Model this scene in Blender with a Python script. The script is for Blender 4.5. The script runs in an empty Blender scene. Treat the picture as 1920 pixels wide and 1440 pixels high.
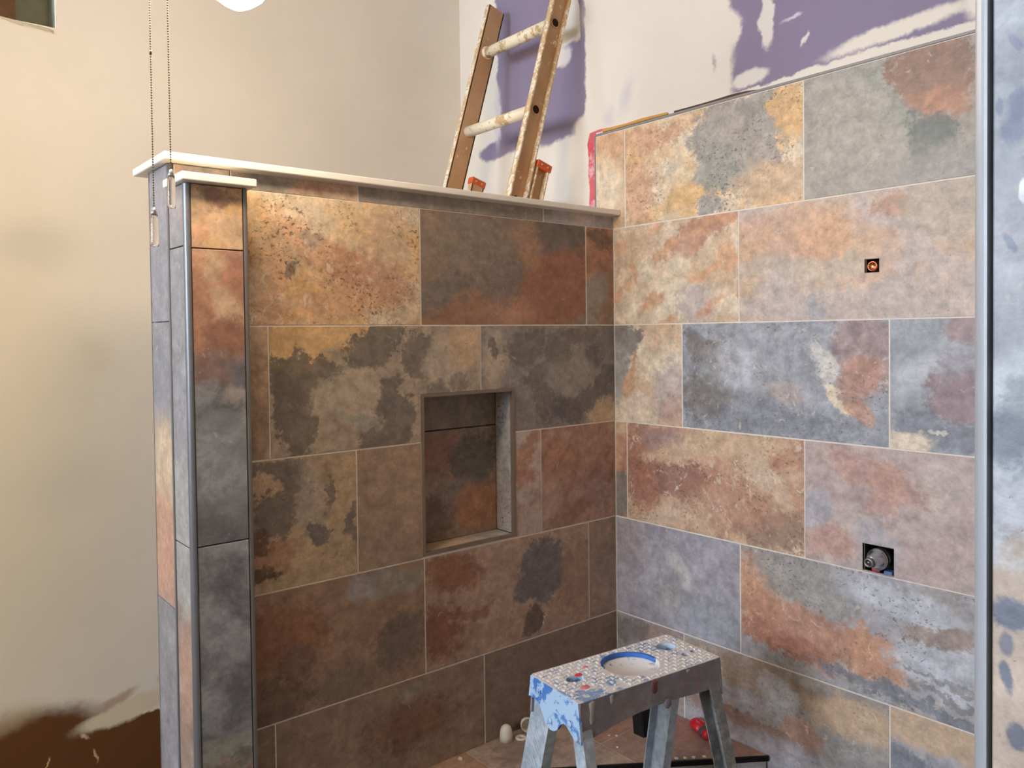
import bpy, bmesh, math, random
from mathutils import Vector, Matrix
random.seed(7)
sc = bpy.context.scene
F = 1.54                      # height of the reference grout line above the floor; heights below are given relative to it
col = sc.collection

# ------------------------------------------------------------------ camera
cam = bpy.data.cameras.new('camera'); camo = bpy.data.objects.new('camera', cam); col.objects.link(camo)
cam.sensor_fit = 'HORIZONTAL'; cam.sensor_width = 36.0
cam.lens = 1504.29 * 36.0 / 1920.0
cam.shift_x = 3.26 / 1920.0; cam.shift_y = -58.64 / 1920.0
cam.clip_start = 0.02
yaw, pitch, roll = 0.690430, -0.022890, -0.011961
fw = Vector((math.sin(yaw)*math.cos(pitch), math.cos(yaw)*math.cos(pitch), math.sin(pitch)))
rt = fw.cross(Vector((0, 0, 1))).normalized(); up = rt.cross(fw)
r2 = math.cos(roll)*rt + math.sin(roll)*up; u2 = -math.sin(roll)*rt + math.cos(roll)*up
m = Matrix((r2, u2, -fw)).transposed().to_4x4()
m.translation = Vector((-1.90111, -1.77539, -0.02605 + F))
camo.matrix_world = m
sc.camera = camo

# ------------------------------------------------------------------ light and exposure
SKY = 32.0
LAMP = 58.0
w = bpy.data.worlds.new('daylight'); sc.world = w; w.use_nodes = True
w.node_tree.nodes['Background'].inputs[0].default_value = (0.68, 0.81, 1.0, 1)
w.node_tree.nodes['Background'].inputs[1].default_value = SKY
pl = bpy.data.lights.new('window_portal', 'AREA'); pl.shape = 'RECTANGLE'; pl.size = 1.35; pl.size_y = 2.1
pl.cycles.is_portal = True
plo = bpy.data.objects.new('window_portal', pl); col.objects.link(plo)
plo.location = (-6.95, -0.45, 2.315); plo.rotation_euler = (0, math.radians(-90), 0)
sc.view_settings.view_transform = 'Standard'; sc.view_settings.look = 'None'
sc.view_settings.gamma = 1.0; sc.view_settings.use_curve_mapping = False
sc.view_settings.exposure = 0.13

# ------------------------------------------------------------------ colour and node helpers
def lin(c):
    def f(v):
        v /= 255.0
        return v/12.92 if v <= 0.04045 else ((v+0.055)/1.055)**2.4
    return (f(c[0]), f(c[1]), f(c[2]), 1.0)
PAL = dict(tan=(206, 172, 134), gold=(218, 172, 106), rust=(184, 130, 98), drust=(158, 108, 84), org=(210, 158, 114),
           grey=(164, 158, 150), bg=(162, 164, 170), dg=(132, 126, 121), pale=(208, 202, 192), pinkg=(194, 177, 167),
           mauve=(164, 138, 136), cream=(224, 204, 172), dbg=(134, 137, 145), brn=(156, 124, 100), grn=(160, 160, 148),
           dbrn=(122, 98, 82), pbg=(196, 198, 204), lil=(176, 171, 176))
def C(c):
    return lin(PAL[c]) if isinstance(c, str) else lin(c)

class NB:
    def __init__(s, name):
        s.m = bpy.data.materials.new(name); s.m.use_nodes = True
        s.t = s.m.node_tree; s.n = s.t.nodes; s.b = s.n['Principled BSDF']
        s.b.inputs['Specular IOR Level'].default_value = 0.35
    def add(s, typ, **kw):
        n = s.n.new(typ)
        for k, v in kw.items():
            setattr(n, k, v)
        return n
    def put(s, sock, v):
        if isinstance(v, bpy.types.NodeSocket): s.t.links.new(v, sock)
        else: sock.default_value = v
    def coord(s):
        return s.add('ShaderNodeTexCoord').outputs['Object']
    def vm(s, op, a, b=None):
        n = s.add('ShaderNodeVectorMath', operation=op); s.put(n.inputs[0], a)
        if b is not None: s.put(n.inputs['Scale'] if op == 'SCALE' else n.inputs[1], b)
        return n.outputs['Value'] if op in ('LENGTH', 'DOT_PRODUCT') else n.outputs[0]
    def mt(s, op, a, b=0.0):
        n = s.add('ShaderNodeMath', operation=op); s.put(n.inputs[0], a); s.put(n.inputs[1], b); return n.outputs[0]
    def noise(s, vec, scale, detail=4.0, rough=0.55, out='Fac', dist=0.0):
        n = s.add('ShaderNodeTexNoise'); s.put(n.inputs['Vector'], vec); n.inputs['Scale'].default_value = scale
        n.inputs['Detail'].default_value = detail; n.inputs['Roughness'].default_value = rough
        n.inputs['Distortion'].default_value = dist
        return n.outputs[out]
    def step(s, v, a, b, lo=0.0, hi=1.0):
        n = s.add('ShaderNodeMapRange', interpolation_type='SMOOTHSTEP'); s.put(n.inputs[0], v)
        n.inputs[1].default_value = a; n.inputs[2].default_value = b; n.inputs[3].default_value = lo; n.inputs[4].default_value = hi
        return n.outputs[0]
    def mix(s, f, a, b, mode='MIX'):
        n = s.add('ShaderNodeMix', data_type='RGBA', blend_type=mode); s.put(n.inputs[0], f)
        s.put(n.inputs[6], a); s.put(n.inputs[7], b); return n.outputs[2]
    def warp(s, p, *layers):
        q = p
        for sc_, amp in layers:
            nz = s.noise(p, sc_, 5.0, 0.6, 'Color')
            q = s.vm('ADD', q, s.vm('SCALE', s.vm('SUBTRACT', nz, (0.5, 0.5, 0.5)), amp))
        return q
    def patch(s, q, colr, c, cx, cy, rx, ry, ang=0.0, soft=0.25, box=False, fac=1.0, frill=None):
        mp = s.add('ShaderNodeMapping', vector_type='TEXTURE'); s.put(mp.inputs[0], q)
        mp.inputs[1].default_value = (cx, cy, 0); mp.inputs[2].default_value = (0, 0, math.radians(ang)); mp.inputs[3].default_value = (rx, ry, 1)
        v = s.vm('MULTIPLY', mp.outputs[0], (1, 1, 0))
        if box:
            v = s.vm('ABSOLUTE', v); sp = s.add('ShaderNodeSeparateXYZ'); s.put(sp.inputs[0], v)
            d = s.mt('MAXIMUM', sp.outputs[0], sp.outputs[1])
        else: d = s.vm('LENGTH', v)
        if frill is not None: d = s.mt('ADD', d, frill)
        return s.mix(s.step(d, 1.0+soft, 1.0-soft, 0.0, fac), colr, c)
    def done(s, colr, rough=0.5, bump=None, bs=0.1, metal=0.0, dist=0.002):
        s.put(s.b.inputs['Base Color'], colr); s.put(s.b.inputs['Roughness'], rough); s.put(s.b.inputs['Metallic'], metal)
        if bump is not None:
            n = s.add('ShaderNodeBump'); n.inputs['Strength'].default_value = bs; n.inputs['Distance'].default_value = dist
            s.put(n.inputs['Height'], bump); s.put(s.b.inputs['Normal'], n.outputs[0])
        return s.m

_slate_n = [0]
def slate(w_, h_, base=('grey', 'bg'), patches=(), spk=0.25, flk=0.15, streak=None, hard=0.22, warp=0.13, mott=0.20, vis=1.0):
    """printed slate-look porcelain: base mottle, ragged colour patches (in tile fractions), pits and flecks"""
    _slate_n[0] += 1
    nb = NB('slate_tile'); seed = _slate_n[0]*3.17
    p = nb.coord(); ps = nb.vm('ADD', p, (seed, seed*0.7, 0.0))
    q0 = nb.warp(ps, (5.0, warp*0.75), (16.0, warp*0.55), (55.0, warp*0.26), (170.0, warp*0.10))
    q = nb.vm('SUBTRACT', q0, (seed, seed*0.7, 0.0))
    f = nb.noise(ps, 6.5, 8.0, 0.62, dist=0.5)
    gr = nb.noise(nb.vm('ADD', ps, (2.7, 8.1, 0)), 46.0, 11.0, 0.74, dist=0.25)
    frill = nb.mt('MULTIPLY', nb.mt('SUBTRACT', gr, 0.5), 1.5)
    colr = nb.mix(nb.step(f, 0.38, 0.62), C(base[0]), C(base[1]))
    for P_ in patches:
        cx, cy, rx, ry, ang, c = P_[:6]
        soft = P_[6] if len(P_) > 6 else hard
        fac = P_[7] if len(P_) > 7 else 0.9
        colr = nb.patch(q, colr, C(c), cx*w_*vis, cy*h_, rx*w_*vis, ry*h_, ang, soft*0.7, False, fac, frill)
    if streak:
        c, ang, sc_, amt = streak
        wv = nb.add('ShaderNodeTexWave', wave_type='BANDS', bands_direction='Y', wave_profile='SIN')
        mp = nb.add('ShaderNodeMapping'); nb.put(mp.inputs[0], nb.vm('ADD', p, (seed, 0, 0))); mp.inputs[2].default_value = (0, 0, math.radians(ang))
        nb.put(wv.inputs['Vector'], mp.outputs[0]); wv.inputs['Scale'].default_value = sc_; wv.inputs['Distortion'].default_value = 9.0
        wv.inputs['Detail'].default_value = 4.0; wv.inputs['Detail Scale'].default_value = 1.1; wv.inputs['Detail Roughness'].default_value = 0.55
        n = nb.mt('MULTIPLY', wv.outputs['Fac'], nb.step(f, 0.35, 0.55))
        colr = nb.mix(nb.step(n, 0.55, 0.95, 0.0, amt), colr, C(c))
    # mid-scale mottle
    m1 = nb.noise(ps, 22.0, 9.0, 0.68, dist=0.3)
    colr = nb.mix(1.0, colr, nb.mix(nb.step(m1, 0.25, 0.75), (1-mott*1.2,)*3+(1,), (1+mott*1.1,)*3+(1,)), 'MULTIPLY')
    colr = nb.mix(1.0, colr, nb.mix(nb.step(gr, 0.28, 0.72), (0.80, 0.80, 0.80, 1), (1.17, 1.16, 1.15, 1)), 'MULTIPLY')
    # pits: dark, clustered
    cl = nb.step(nb.noise(nb.vm('ADD', ps, (9.1, 2.2, 0)), 8.0, 3.0), 0.42, 0.62)
    s1 = nb.noise(nb.vm('MULTIPLY', ps, (1.0, 1.25, 1)), 105.0, 3.5, 0.6, dist=0.6)
    pit = nb.mt('MULTIPLY', nb.step(s1, 0.68-0.16*spk, 0.74-0.13*spk), nb.mt('ADD', nb.mt('MULTIPLY', cl, 0.9), 0.08))
    colr = nb.mix(nb.mt('MULTIPLY', pit, min(0.9, 0.40+spk*0.5)), colr, lin((104, 82, 68)))
    # pale flecks
    cl2 = nb.step(nb.noise(nb.vm('ADD', ps, (4.4, 7.7, 0)), 10.0, 3.0), 0.45, 0.62)
    s2 = nb.noise(nb.vm('ADD', ps, (1.3, 5.5, 0)), 48.0, 5.0, 0.65, dist=0.8)
    fl = nb.mt('MULTIPLY', nb.step(s2, 0.64-0.14*flk, 0.72-0.12*flk), cl2)
    colr = nb.mix(nb.mt('MULTIPLY', fl, min(0.75, 0.3+flk*0.5)), colr, lin((226, 212, 190)))
    hs = nb.add('ShaderNodeHueSaturation'); hs.inputs['Saturation'].default_value = 0.86; nb.put(hs.inputs['Color'], colr); colr = hs.outputs[0]
    hgt = nb.mt('SUBTRACT', nb.mt('ADD', nb.mt('MULTIPLY', m1, 0.8), nb.mt('MULTIPLY', nb.noise(ps, 120.0, 3.0), 0.35)), nb.mt('MULTIPLY', pit, 0.5))
    rg = nb.step(m1, 0.2, 0.8, 0.36, 0.58)
    return nb.done(colr, rg, hgt, 0.30, dist=0.003)

def simple(name, c, rough=0.6, var=0.06, scale=30.0, metal=0.0, bs=0.08, spec=None):
    nb = NB(name); p = nb.coord(); n = nb.noise(p, scale, 6.0, 0.6)
    cc = nb.mix(1.0, C(c), nb.mix(nb.step(n, 0.25, 0.75), (1-var,)*3+(1,), (1+var,)*3+(1,)), 'MULTIPLY')
    if spec is not None: nb.b.inputs['Specular IOR Level'].default_value = spec
    return nb.done(cc, rough, n, bs, metal)

def splat(name, base, coat, amount=0.5, scale=28.0, base2=None, metal=0.0, rough=0.55, extra=None, soft=0.02):
    nb = NB(name); p = nb.coord()
    q = nb.warp(p, (18.0, 0.02))
    f0 = nb.noise(q, 6.0, 6.0, 0.6)
    colr = nb.mix(nb.step(f0, 0.35, 0.65), C(base), C(base2 or base))
    if extra:
        e = nb.noise(nb.vm('ADD', q, (3, 1, 2)), scale*0.6, 5.0, 0.65)
        colr = nb.mix(nb.step(e, 0.58, 0.64), colr, C(extra))
    a = nb.noise(q, scale, 6.0, 0.7); b = nb.noise(q, scale*0.22, 4.0, 0.6)
    s = nb.mt('ADD', nb.mt('MULTIPLY', a, 0.6), nb.mt('MULTIPLY', b, 0.4))
    t = 0.72-0.42*amount
    mk = nb.step(s, t-soft, t+soft)
    colr = nb.mix(mk, colr, C(coat))
    return nb.done(colr, rough, nb.mt('ADD', mk, nb.mt('MULTIPLY', a, 0.6)), 0.35, metal, dist=0.0015)
# ------------------------------------------------------------------ mesh helpers
def link(o, parent=None):
    col.objects.link(o)
    if parent is not None: o.parent = parent
    return o
def from_bm(name, bm, mat, parent=None, smooth=False):
    bmesh.ops.recalc_face_normals(bm, faces=bm.faces)
    me = bpy.data.meshes.new(name); bm.to_mesh(me); bm.free()
    if mat: me.materials.append(mat)
    if smooth:
        for f in me.polygons: f.use_smooth = True
    return link(bpy.data.objects.new(name, me), parent)
def tag(o, label=None, cat=None, group=None, kind=None):
    for k, v in (('label', label), ('category', cat), ('group', group), ('kind', kind)):
        if v: o[k] = v
    return o
def bm_box(bm, x0, x1, y0, y1, z0, z1, bevel=0.0, seg=1, mtx=None):
    vs = [bm.verts.new((x, y, z)) for x in (x0, x1) for y in (y0, y1) for z in (z0, z1)]
    fs = [(0, 1, 3, 2), (4, 6, 7, 5), (0, 4, 5, 1), (2, 3, 7, 6), (0, 2, 6, 4), (1, 5, 7, 3)]
    faces = [bm.faces.new([vs[i] for i in f]) for f in fs]
    if bevel:
        ed = list({e for f in faces for e in f.edges})
        r = bmesh.ops.bevel(bm, geom=ed, offset=bevel, segments=seg, profile=0.5, affect='EDGES')
        vs = list({v for f in r['faces'] for v in f.verts} | {v for v in vs if v.is_valid})
    if mtx is not None:
        bmesh.ops.transform(bm, matrix=mtx, verts=[v for v in vs if v.is_valid])
    return vs
def box(name, mat, x0, x1, y0, y1, z0, z1, parent=None, bevel=0.0, seg=1, up=F):
    bm = bmesh.new(); bm_box(bm, x0, x1, y0, y1, z0+up, z1+up, bevel, seg)
    o = from_bm(name, bm, mat, parent, smooth=False)
    if parent: o.matrix_world = Matrix()
    return o
def bm_prism(bm, pts, z0, z1, mtx=None):
    a = [bm.verts.new((x, y, z0)) for x, y in pts]; b = [bm.verts.new((x, y, z1)) for x, y in pts]
    n = len(pts); bm.faces.new(a[::-1]); bm.faces.new(b)
    for i in range(n): bm.faces.new((a[i], a[(i+1) % n], b[(i+1) % n], b[i]))
    if mtx is not None: bmesh.ops.transform(bm, matrix=mtx, verts=a+b)
def bm_lathe(bm, prof, seg=24, mtx=None):
    rings = []; vs = []
    for r, z in prof:
        if r < 1e-6: rings.append([bm.verts.new((0, 0, z))])
        else: rings.append([bm.verts.new((r*math.cos(2*math.pi*i/seg), r*math.sin(2*math.pi*i/seg), z)) for i in range(seg)])
        vs += rings[-1]
    for a, b in zip(rings, rings[1:]):
        for i in range(seg):
            j = (i+1) % seg
            if len(a) == 1 and len(b) == 1: continue
            if len(a) == 1: bm.faces.new((a[0], b[i], b[j]))
            elif len(b) == 1: bm.faces.new((a[i], a[j], b[0]))
            else: bm.faces.new((a[i], a[j], b[j], b[i]))
    if mtx is not None: bmesh.ops.transform(bm, matrix=mtx, verts=vs)
def bm_cyl(bm, a, b, r, seg=16, r1=None):
    a, b = Vector(a), Vector(b); d = b-a
    mtx = Matrix.Translation(a) @ d.to_track_quat('Z', 'Y').to_matrix().to_4x4()
    r1 = r if r1 is None else r1
    bm_lathe(bm, [(0, 0), (r, 0), (r1, d.length), (0, d.length)], seg, mtx)
def bm_slab(bm, us, vs_, thick, holes=(), bevel=0.0):
    """grid slab in (u,v), face at w=0, back at w=-thick, rectangular holes cut out"""
    us = sorted(set(us)); vs_ = sorted(set(vs_)); V = {}
    def v(i, j, k):
        key = (i, j, k)
        if key not in V: V[key] = bm.verts.new((us[i], vs_[j], -thick*k))
        return V[key]
    def solid(i, j):
        if not (0 <= i < len(us)-1 and 0 <= j < len(vs_)-1): return False
        cu, cv = (us[i]+us[i+1])/2, (vs_[j]+vs_[j+1])/2
        return not any(h[0] < cu < h[1] and h[2] < cv < h[3] for h in holes)
    edge_keys = []
    for i in range(len(us)-1):
        for j in range(len(vs_)-1):
            if not solid(i, j): continue
            bm.faces.new((v(i, j, 0), v(i+1, j, 0), v(i+1, j+1, 0), v(i, j+1, 0)))
            bm.faces.new((v(i, j+1, 1), v(i+1, j+1, 1), v(i+1, j, 1), v(i, j, 1)))
            for (di, dj, a, b) in ((0, -1, (i, j), (i+1, j)), (1, 0, (i+1, j), (i+1, j+1)), (0, 1, (i+1, j+1), (i, j+1)), (-1, 0, (i, j+1), (i, j))):
                if not solid(i+di, j+dj):
                    bm.faces.new((v(*a, 0), v(*a, 1), v(*b, 1), v(*b, 0))); edge_keys.append((a, b))
    if bevel:
        ed = [bm.edges.get((v(*a, 0), v(*b, 0))) for a, b in edge_keys]
        bmesh.ops.bevel(bm, geom=[e for e in ed if e], offset=bevel, segments=1, affect='EDGES')
def frame(o, u, v):
    u, v = Vector(u), Vector(v); n = u.cross(v)
    mt = Matrix((u, v, n)).transposed().to_4x4(); mt.translation = Vector(o); return mt
FA = frame((0, 0, F), (1, 0, 0), (0, 0, 1))           # faces -y
FB = frame((0, 0, F), (0, -1, 0), (0, 0, 1))          # faces -x
def slab(name, mat, fr, u0, u1, v0, v1, thick, parent=None, holes=(), bevel=0.0, w_=0.0):
    bm = bmesh.new(); H = [(a-u0, b-u0, c-v0, d-v0) for a, b, c, d in holes]
    us = [0, u1-u0]+[x for h in H for x in h[:2] if 0 < x < u1-u0]; vs = [0, v1-v0]+[x for h in H for x in h[2:] if 0 < x < v1-v0]
    bm_slab(bm, us, vs, thick, H, bevel)
    o = from_bm(name, bm, mat, parent); o.matrix_world = fr @ Matrix.Translation((u0, v0, w_)); return o
GAP = 0.0015
def tile(fr, u0, u1, v0, v1, parent, spec, holes=(), gap=GAP, w_=0.0, name='tile', size=None):
    W, H = size or (u1-u0, v1-v0)
    jit = random.uniform(-0.0004, 0.0003)
    return slab(name, slate(W, H, **spec), fr, u0+gap, u1-gap, v0+gap, v1-gap, 0.008, parent, holes, 0.0012, w_+jit)
def empty(name, loc, rz=0.0, parent=None):
    o = bpy.data.objects.new(name, None); col.objects.link(o); o.location = loc; o.rotation_euler = (0, 0, rz)
    o.empty_display_size = 0.05
    if parent: o.parent = parent
    return o

# ------------------------------------------------------------------ plain materials
def paint_wall(name, base, patches, var, org):
    nb = NB(name); p = nb.vm('ADD', nb.coord(), (org[0], org[1], 0.0))
    q = nb.warp(nb.vm('MULTIPLY', p, (1, 1, 0)), (3.5, 0.05), (14.0, 0.035), (55.0, 0.014))
    f = nb.noise(p, 2.2, 6.0, 0.6)
    colr = nb.mix(1.0, C(base), nb.mix(nb.step(f, 0.3, 0.7), (1-var,)*3+(1,), (1+var,)*3+(1,)), 'MULTIPLY')
    for P_ in patches:
        colr = nb.patch(q, colr, C(P_['c']), P_['u'], P_['v'], P_['ru'], P_['rv'], P_.get('a', 0), P_.get('s', 0.08), P_.get('box', False), P_.get('f', 1.0))
    g = nb.noise(p, 90.0, 4.0); g2 = nb.noise(p, 7.0, 5.0)
    return nb.done(colr, 0.62, nb.mt('ADD', nb.mt('MULTIPLY', g, 0.25), g2), 0.12, dist=0.004)
M_core = simple('wall_core', (70, 62, 56), 0.9)
M_grout = simple('grout', (224, 215, 203), 0.9, 0.08, 60)
M_dark = simple('unfinished_gap_hole_shade', (26, 24, 24), 0.9)
M_trim = simple('satin_metal_trim', (172, 177, 184), 0.45, 0.04, 20, 0.3)
M_trim_dark = simple('trim_dark_reflection', (122, 122, 124), 0.38, 0.05, 20, 0.55)  # darker copy of the trim metal, its dark reflections put into the colour
M_trim_grey = simple('grey_profile', (140, 136, 132), 0.5, 0.06, 20, 0.2)
M_cap = simple('white_solid_cap', (244, 238, 228), 0.35, 0.02, 12)
M_white = simple('white_paint', (228, 224, 216), 0.6, 0.02, 8)
M_floor = simple('concrete_floor', (104, 86, 68), 0.8, 0.15, 8)
M_wood = simple('raw_wood', (176, 136, 92), 0.75, 0.15, 25)

# ------------------------------------------------------------------ room shell
def struct(o): o['kind'] = 'structure'; return o
XL, YR, YB, ZC = -7.0, -3.4, 0.834, 1.51
struct(box('floor', M_floor, XL-0.1, 0.12, YR-0.1, YB+0.15, -F-0.12, -F))
struct(box('ceiling', M_white, XL-0.1, 0.12, YR-0.1, YB+0.15, ZC, ZC+0.1))
# back wall: beige paint over brown, hole cut in the upper part
beige = (234, 226, 213); brown = (104, 64, 30)
bk = [dict(c=(232, 212, 174), u=-1.62, v=-0.40, ru=0.30, rv=0.85, s=0.9, f=0.6), dict(c=(206, 196, 176), u=-1.49, v=0.25, ru=0.10, rv=0.06, s=0.9, f=0.55), dict(c=(214, 196, 168), u=-1.335, v=-0.06, ru=0.04, rv=0.05, s=0.9, f=0.35),  # first patch: wide yellow tone, warm lamp light put into the wall colour
      dict(c=(214, 204, 186), u=-1.44, v=-0.45, ru=0.10, rv=0.08, s=0.9, f=0.4),
      dict(c=brown, u=-2.2, v=-1.44, ru=3.0, rv=0.262, box=True, s=0.012),
      dict(c=brown, u=-1.55, v=-1.165, ru=0.21, rv=0.090, a=2, s=0.3),
      dict(c=(196, 172, 138), u=-1.60, v=-1.085, ru=0.10, rv=0.035, a=8, s=0.6, f=0.6),
      dict(c=(228, 213, 186), u=-1.26, v=-1.150, ru=0.15, rv=0.032, a=7, s=0.25),
      dict(c=(176, 140, 108), u=-1.30, v=-1.108, ru=0.055, rv=0.014, a=16, s=0.5, f=0.7),
      dict(c=(180, 150, 116), u=-1.15, v=-1.085, ru=0.03, rv=0.016, s=0.6, f=0.6),
      dict(c=(210, 184, 150), u=-1.395, v=-1.192, ru=0.012, rv=0.005, a=-40, s=0.6),
      dict(c=(216, 170, 110), u=-1.485, v=-1.245, ru=0.0025, rv=0.022, a=-8, s=0.4),
      dict(c=(210, 170, 130), u=-1.365, v=-1.265, ru=0.004, rv=0.020, a=14, s=0.4)]
hole = (-2.0, -1.419, 0.866, 1.25)
wb = struct(slab('wall_back', paint_wall('beige_wall_paint', beige, bk, 0.035, (XL-0.1, -F)), frame((0, YB, F), (1, 0, 0), (0, 0, 1)), XL-0.1, 0.12, -F, ZC, 0.014, None, [hole]))
cv = M_dark
box('cavity_back', simple('cavity_board', (112, 112, 92), 0.9, 0.25, 9), -2.02, -1.40, YB+0.10, YB+0.11, 0.84, 1.27, wb)
box('stud', simple('old_stud', (92, 66, 40), 0.9, 0.25, 14), -1.56, -1.515, YB+0.02, YB+0.10, 0.85, 1.26, wb)
box('cavity_side', simple('cavity_foam', (150, 152, 128), 0.9, 0.2, 12), -1.419, -1.41, YB+0.012, YB+0.11, 0.85, 1.26, wb)
box('cavity_sill', M_wood, -2.0, -1.41, YB+0.014, YB+0.11, 0.845, 0.858, wb)
bm = bmesh.new()
pts = [(-1.56, 0.868), (-1.50, 0.864), (-1.44, 0.862), (-1.425, 0.858)]
for i in range(3):
    (xa, za), (xb, zb_) = pts[i], pts[i+1]
    a = [bm.verts.new((xa, YB-0.001, za+F)), bm.verts.new((xb, YB-0.001, zb_+F)), bm.verts.new((xb, YB-0.010, zb_-0.013+F)), bm.verts.new((xa, YB-0.004, za-0.005+F))]
    bm.faces.new(a)
bmesh.ops.solidify(bm, geom=bm.faces[:], thickness=0.0012)
o = from_bm('torn_paper_or_gap_shade', bm, simple('torn_paper', (226, 214, 186), 0.8), wb); o.matrix_world = Matrix()

# right wall: old purple paint under white joint compound, tile below
pur = (134, 123, 146); mud = (226, 217, 203); mud2 = (218, 211, 202)
rw = [dict(c=pur, u=-0.365, v=0.99, ru=0.232, rv=0.345, box=True, s=0.03),
      dict(c=pur, u=-0.62, v=0.675, ru=0.09, rv=0.035, a=0, s=0.2),
      dict(c=mud, u=-0.215, v=1.13, ru=0.06, rv=0.17, box=True, s=0.05), dict(c=mud2, u=-0.25, v=0.93, ru=0.045, rv=0.035, s=0.25),
      dict(c=(204, 198, 200), u=-0.60, v=0.80, ru=0.02, rv=0.10, s=0.6), dict(c=mud, u=-0.13, v=0.66, ru=0.06, rv=0.035, s=0.3),
      dict(c=pur, u=0.92, v=0.98, ru=0.475, rv=0.36, box=True, s=0.03),
      dict(c=mud, u=0.40, v=0.82, ru=0.075, rv=0.06, a=10, s=0.15),
      dict(c=mud2, u=0.552, v=0.80, ru=0.022, rv=0.075, s=0.2), dict(c=mud2, u=0.50, v=0.672, ru=0.055, rv=0.02, a=4, s=0.25),
      dict(c=mud2, u=0.655, v=0.725, ru=0.006, rv=0.02, a=-25, s=0.4), dict(c=(206, 198, 206), u=0.63, v=0.79, ru=0.025, rv=0.006, a=10, s=0.6),
      dict(c=mud, u=0.89, v=0.672, ru=0.175, rv=0.020, a=4.0, s=0.3), dict(c=mud, u=0.90, v=0.632, ru=0.6, rv=0.012, box=True, s=0.3),
      dict(c=mud, u=1.07, v=0.70, ru=0.03, rv=0.05, s=0.3),
      dict(c=(190, 184, 190), u=0.05, v=0.72, ru=0.05, rv=0.02, a=70, s=0.9, f=0.5), dict(c=(190, 184, 190), u=-0.02, v=0.67, ru=0.02, rv=0.03, s=0.9, f=0.5),
      dict(c=(150, 140, 150), u=0.385, v=0.74, ru=0.006, rv=0.02, s=0.8, f=0.7), dict(c=(176, 170, 160), u=-0.15, v=1.02, ru=0.04, rv=0.04, s=0.9, f=0.5)]
H1 = (0.823, 0.859, 0.112, 0.145); H2 = (0.817, 0.893, -0.612, -0.546)
wr = struct(slab('wall_right', paint_wall('purple_wall_with_joint_compound', mud, rw, 0.03, (-YB-0.014, -F)), FB, -YB-0.014, -YR, -F, ZC, 0.09, None, [H1, (H2[0], H2[1], H2[2]-0.03, H2[3])], 0.0, -0.012))
slab('grout', M_grout, FB, -0.075, 1.575, -F, 0.616, 0.0105, wr, [H1, (H2[0], H2[1], -0.6155, H2[3])], 0.0, -0.0010)
for hh in (H1, (H2[0], H2[1], -0.640, H2[3])):
    for a_, b_ in (((hh[0]-.002, hh[0]+.0005), (hh[2], hh[3])), ((hh[1]-.0005, hh[1]+.002), (hh[2], hh[3])), ((hh[0], hh[1]), (hh[2]-.002, hh[2]+.0005)), ((hh[0], hh[1]), (hh[3]-.0005, hh[3]+.002))):
        slab('hole_side', M_dark, FB, a_[0], a_[1], b_[0], b_[1], 0.09, wr, (), 0, -0.0125)  # black lining: the shade inside the hole is put into its colour
slab('hole_back', M_dark, FB, 0.78, 0.93, -0.68, 0.20, 0.01, wr, (), 0, -0.103)  # black backing, coloured for the shade deep in the holes

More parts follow.
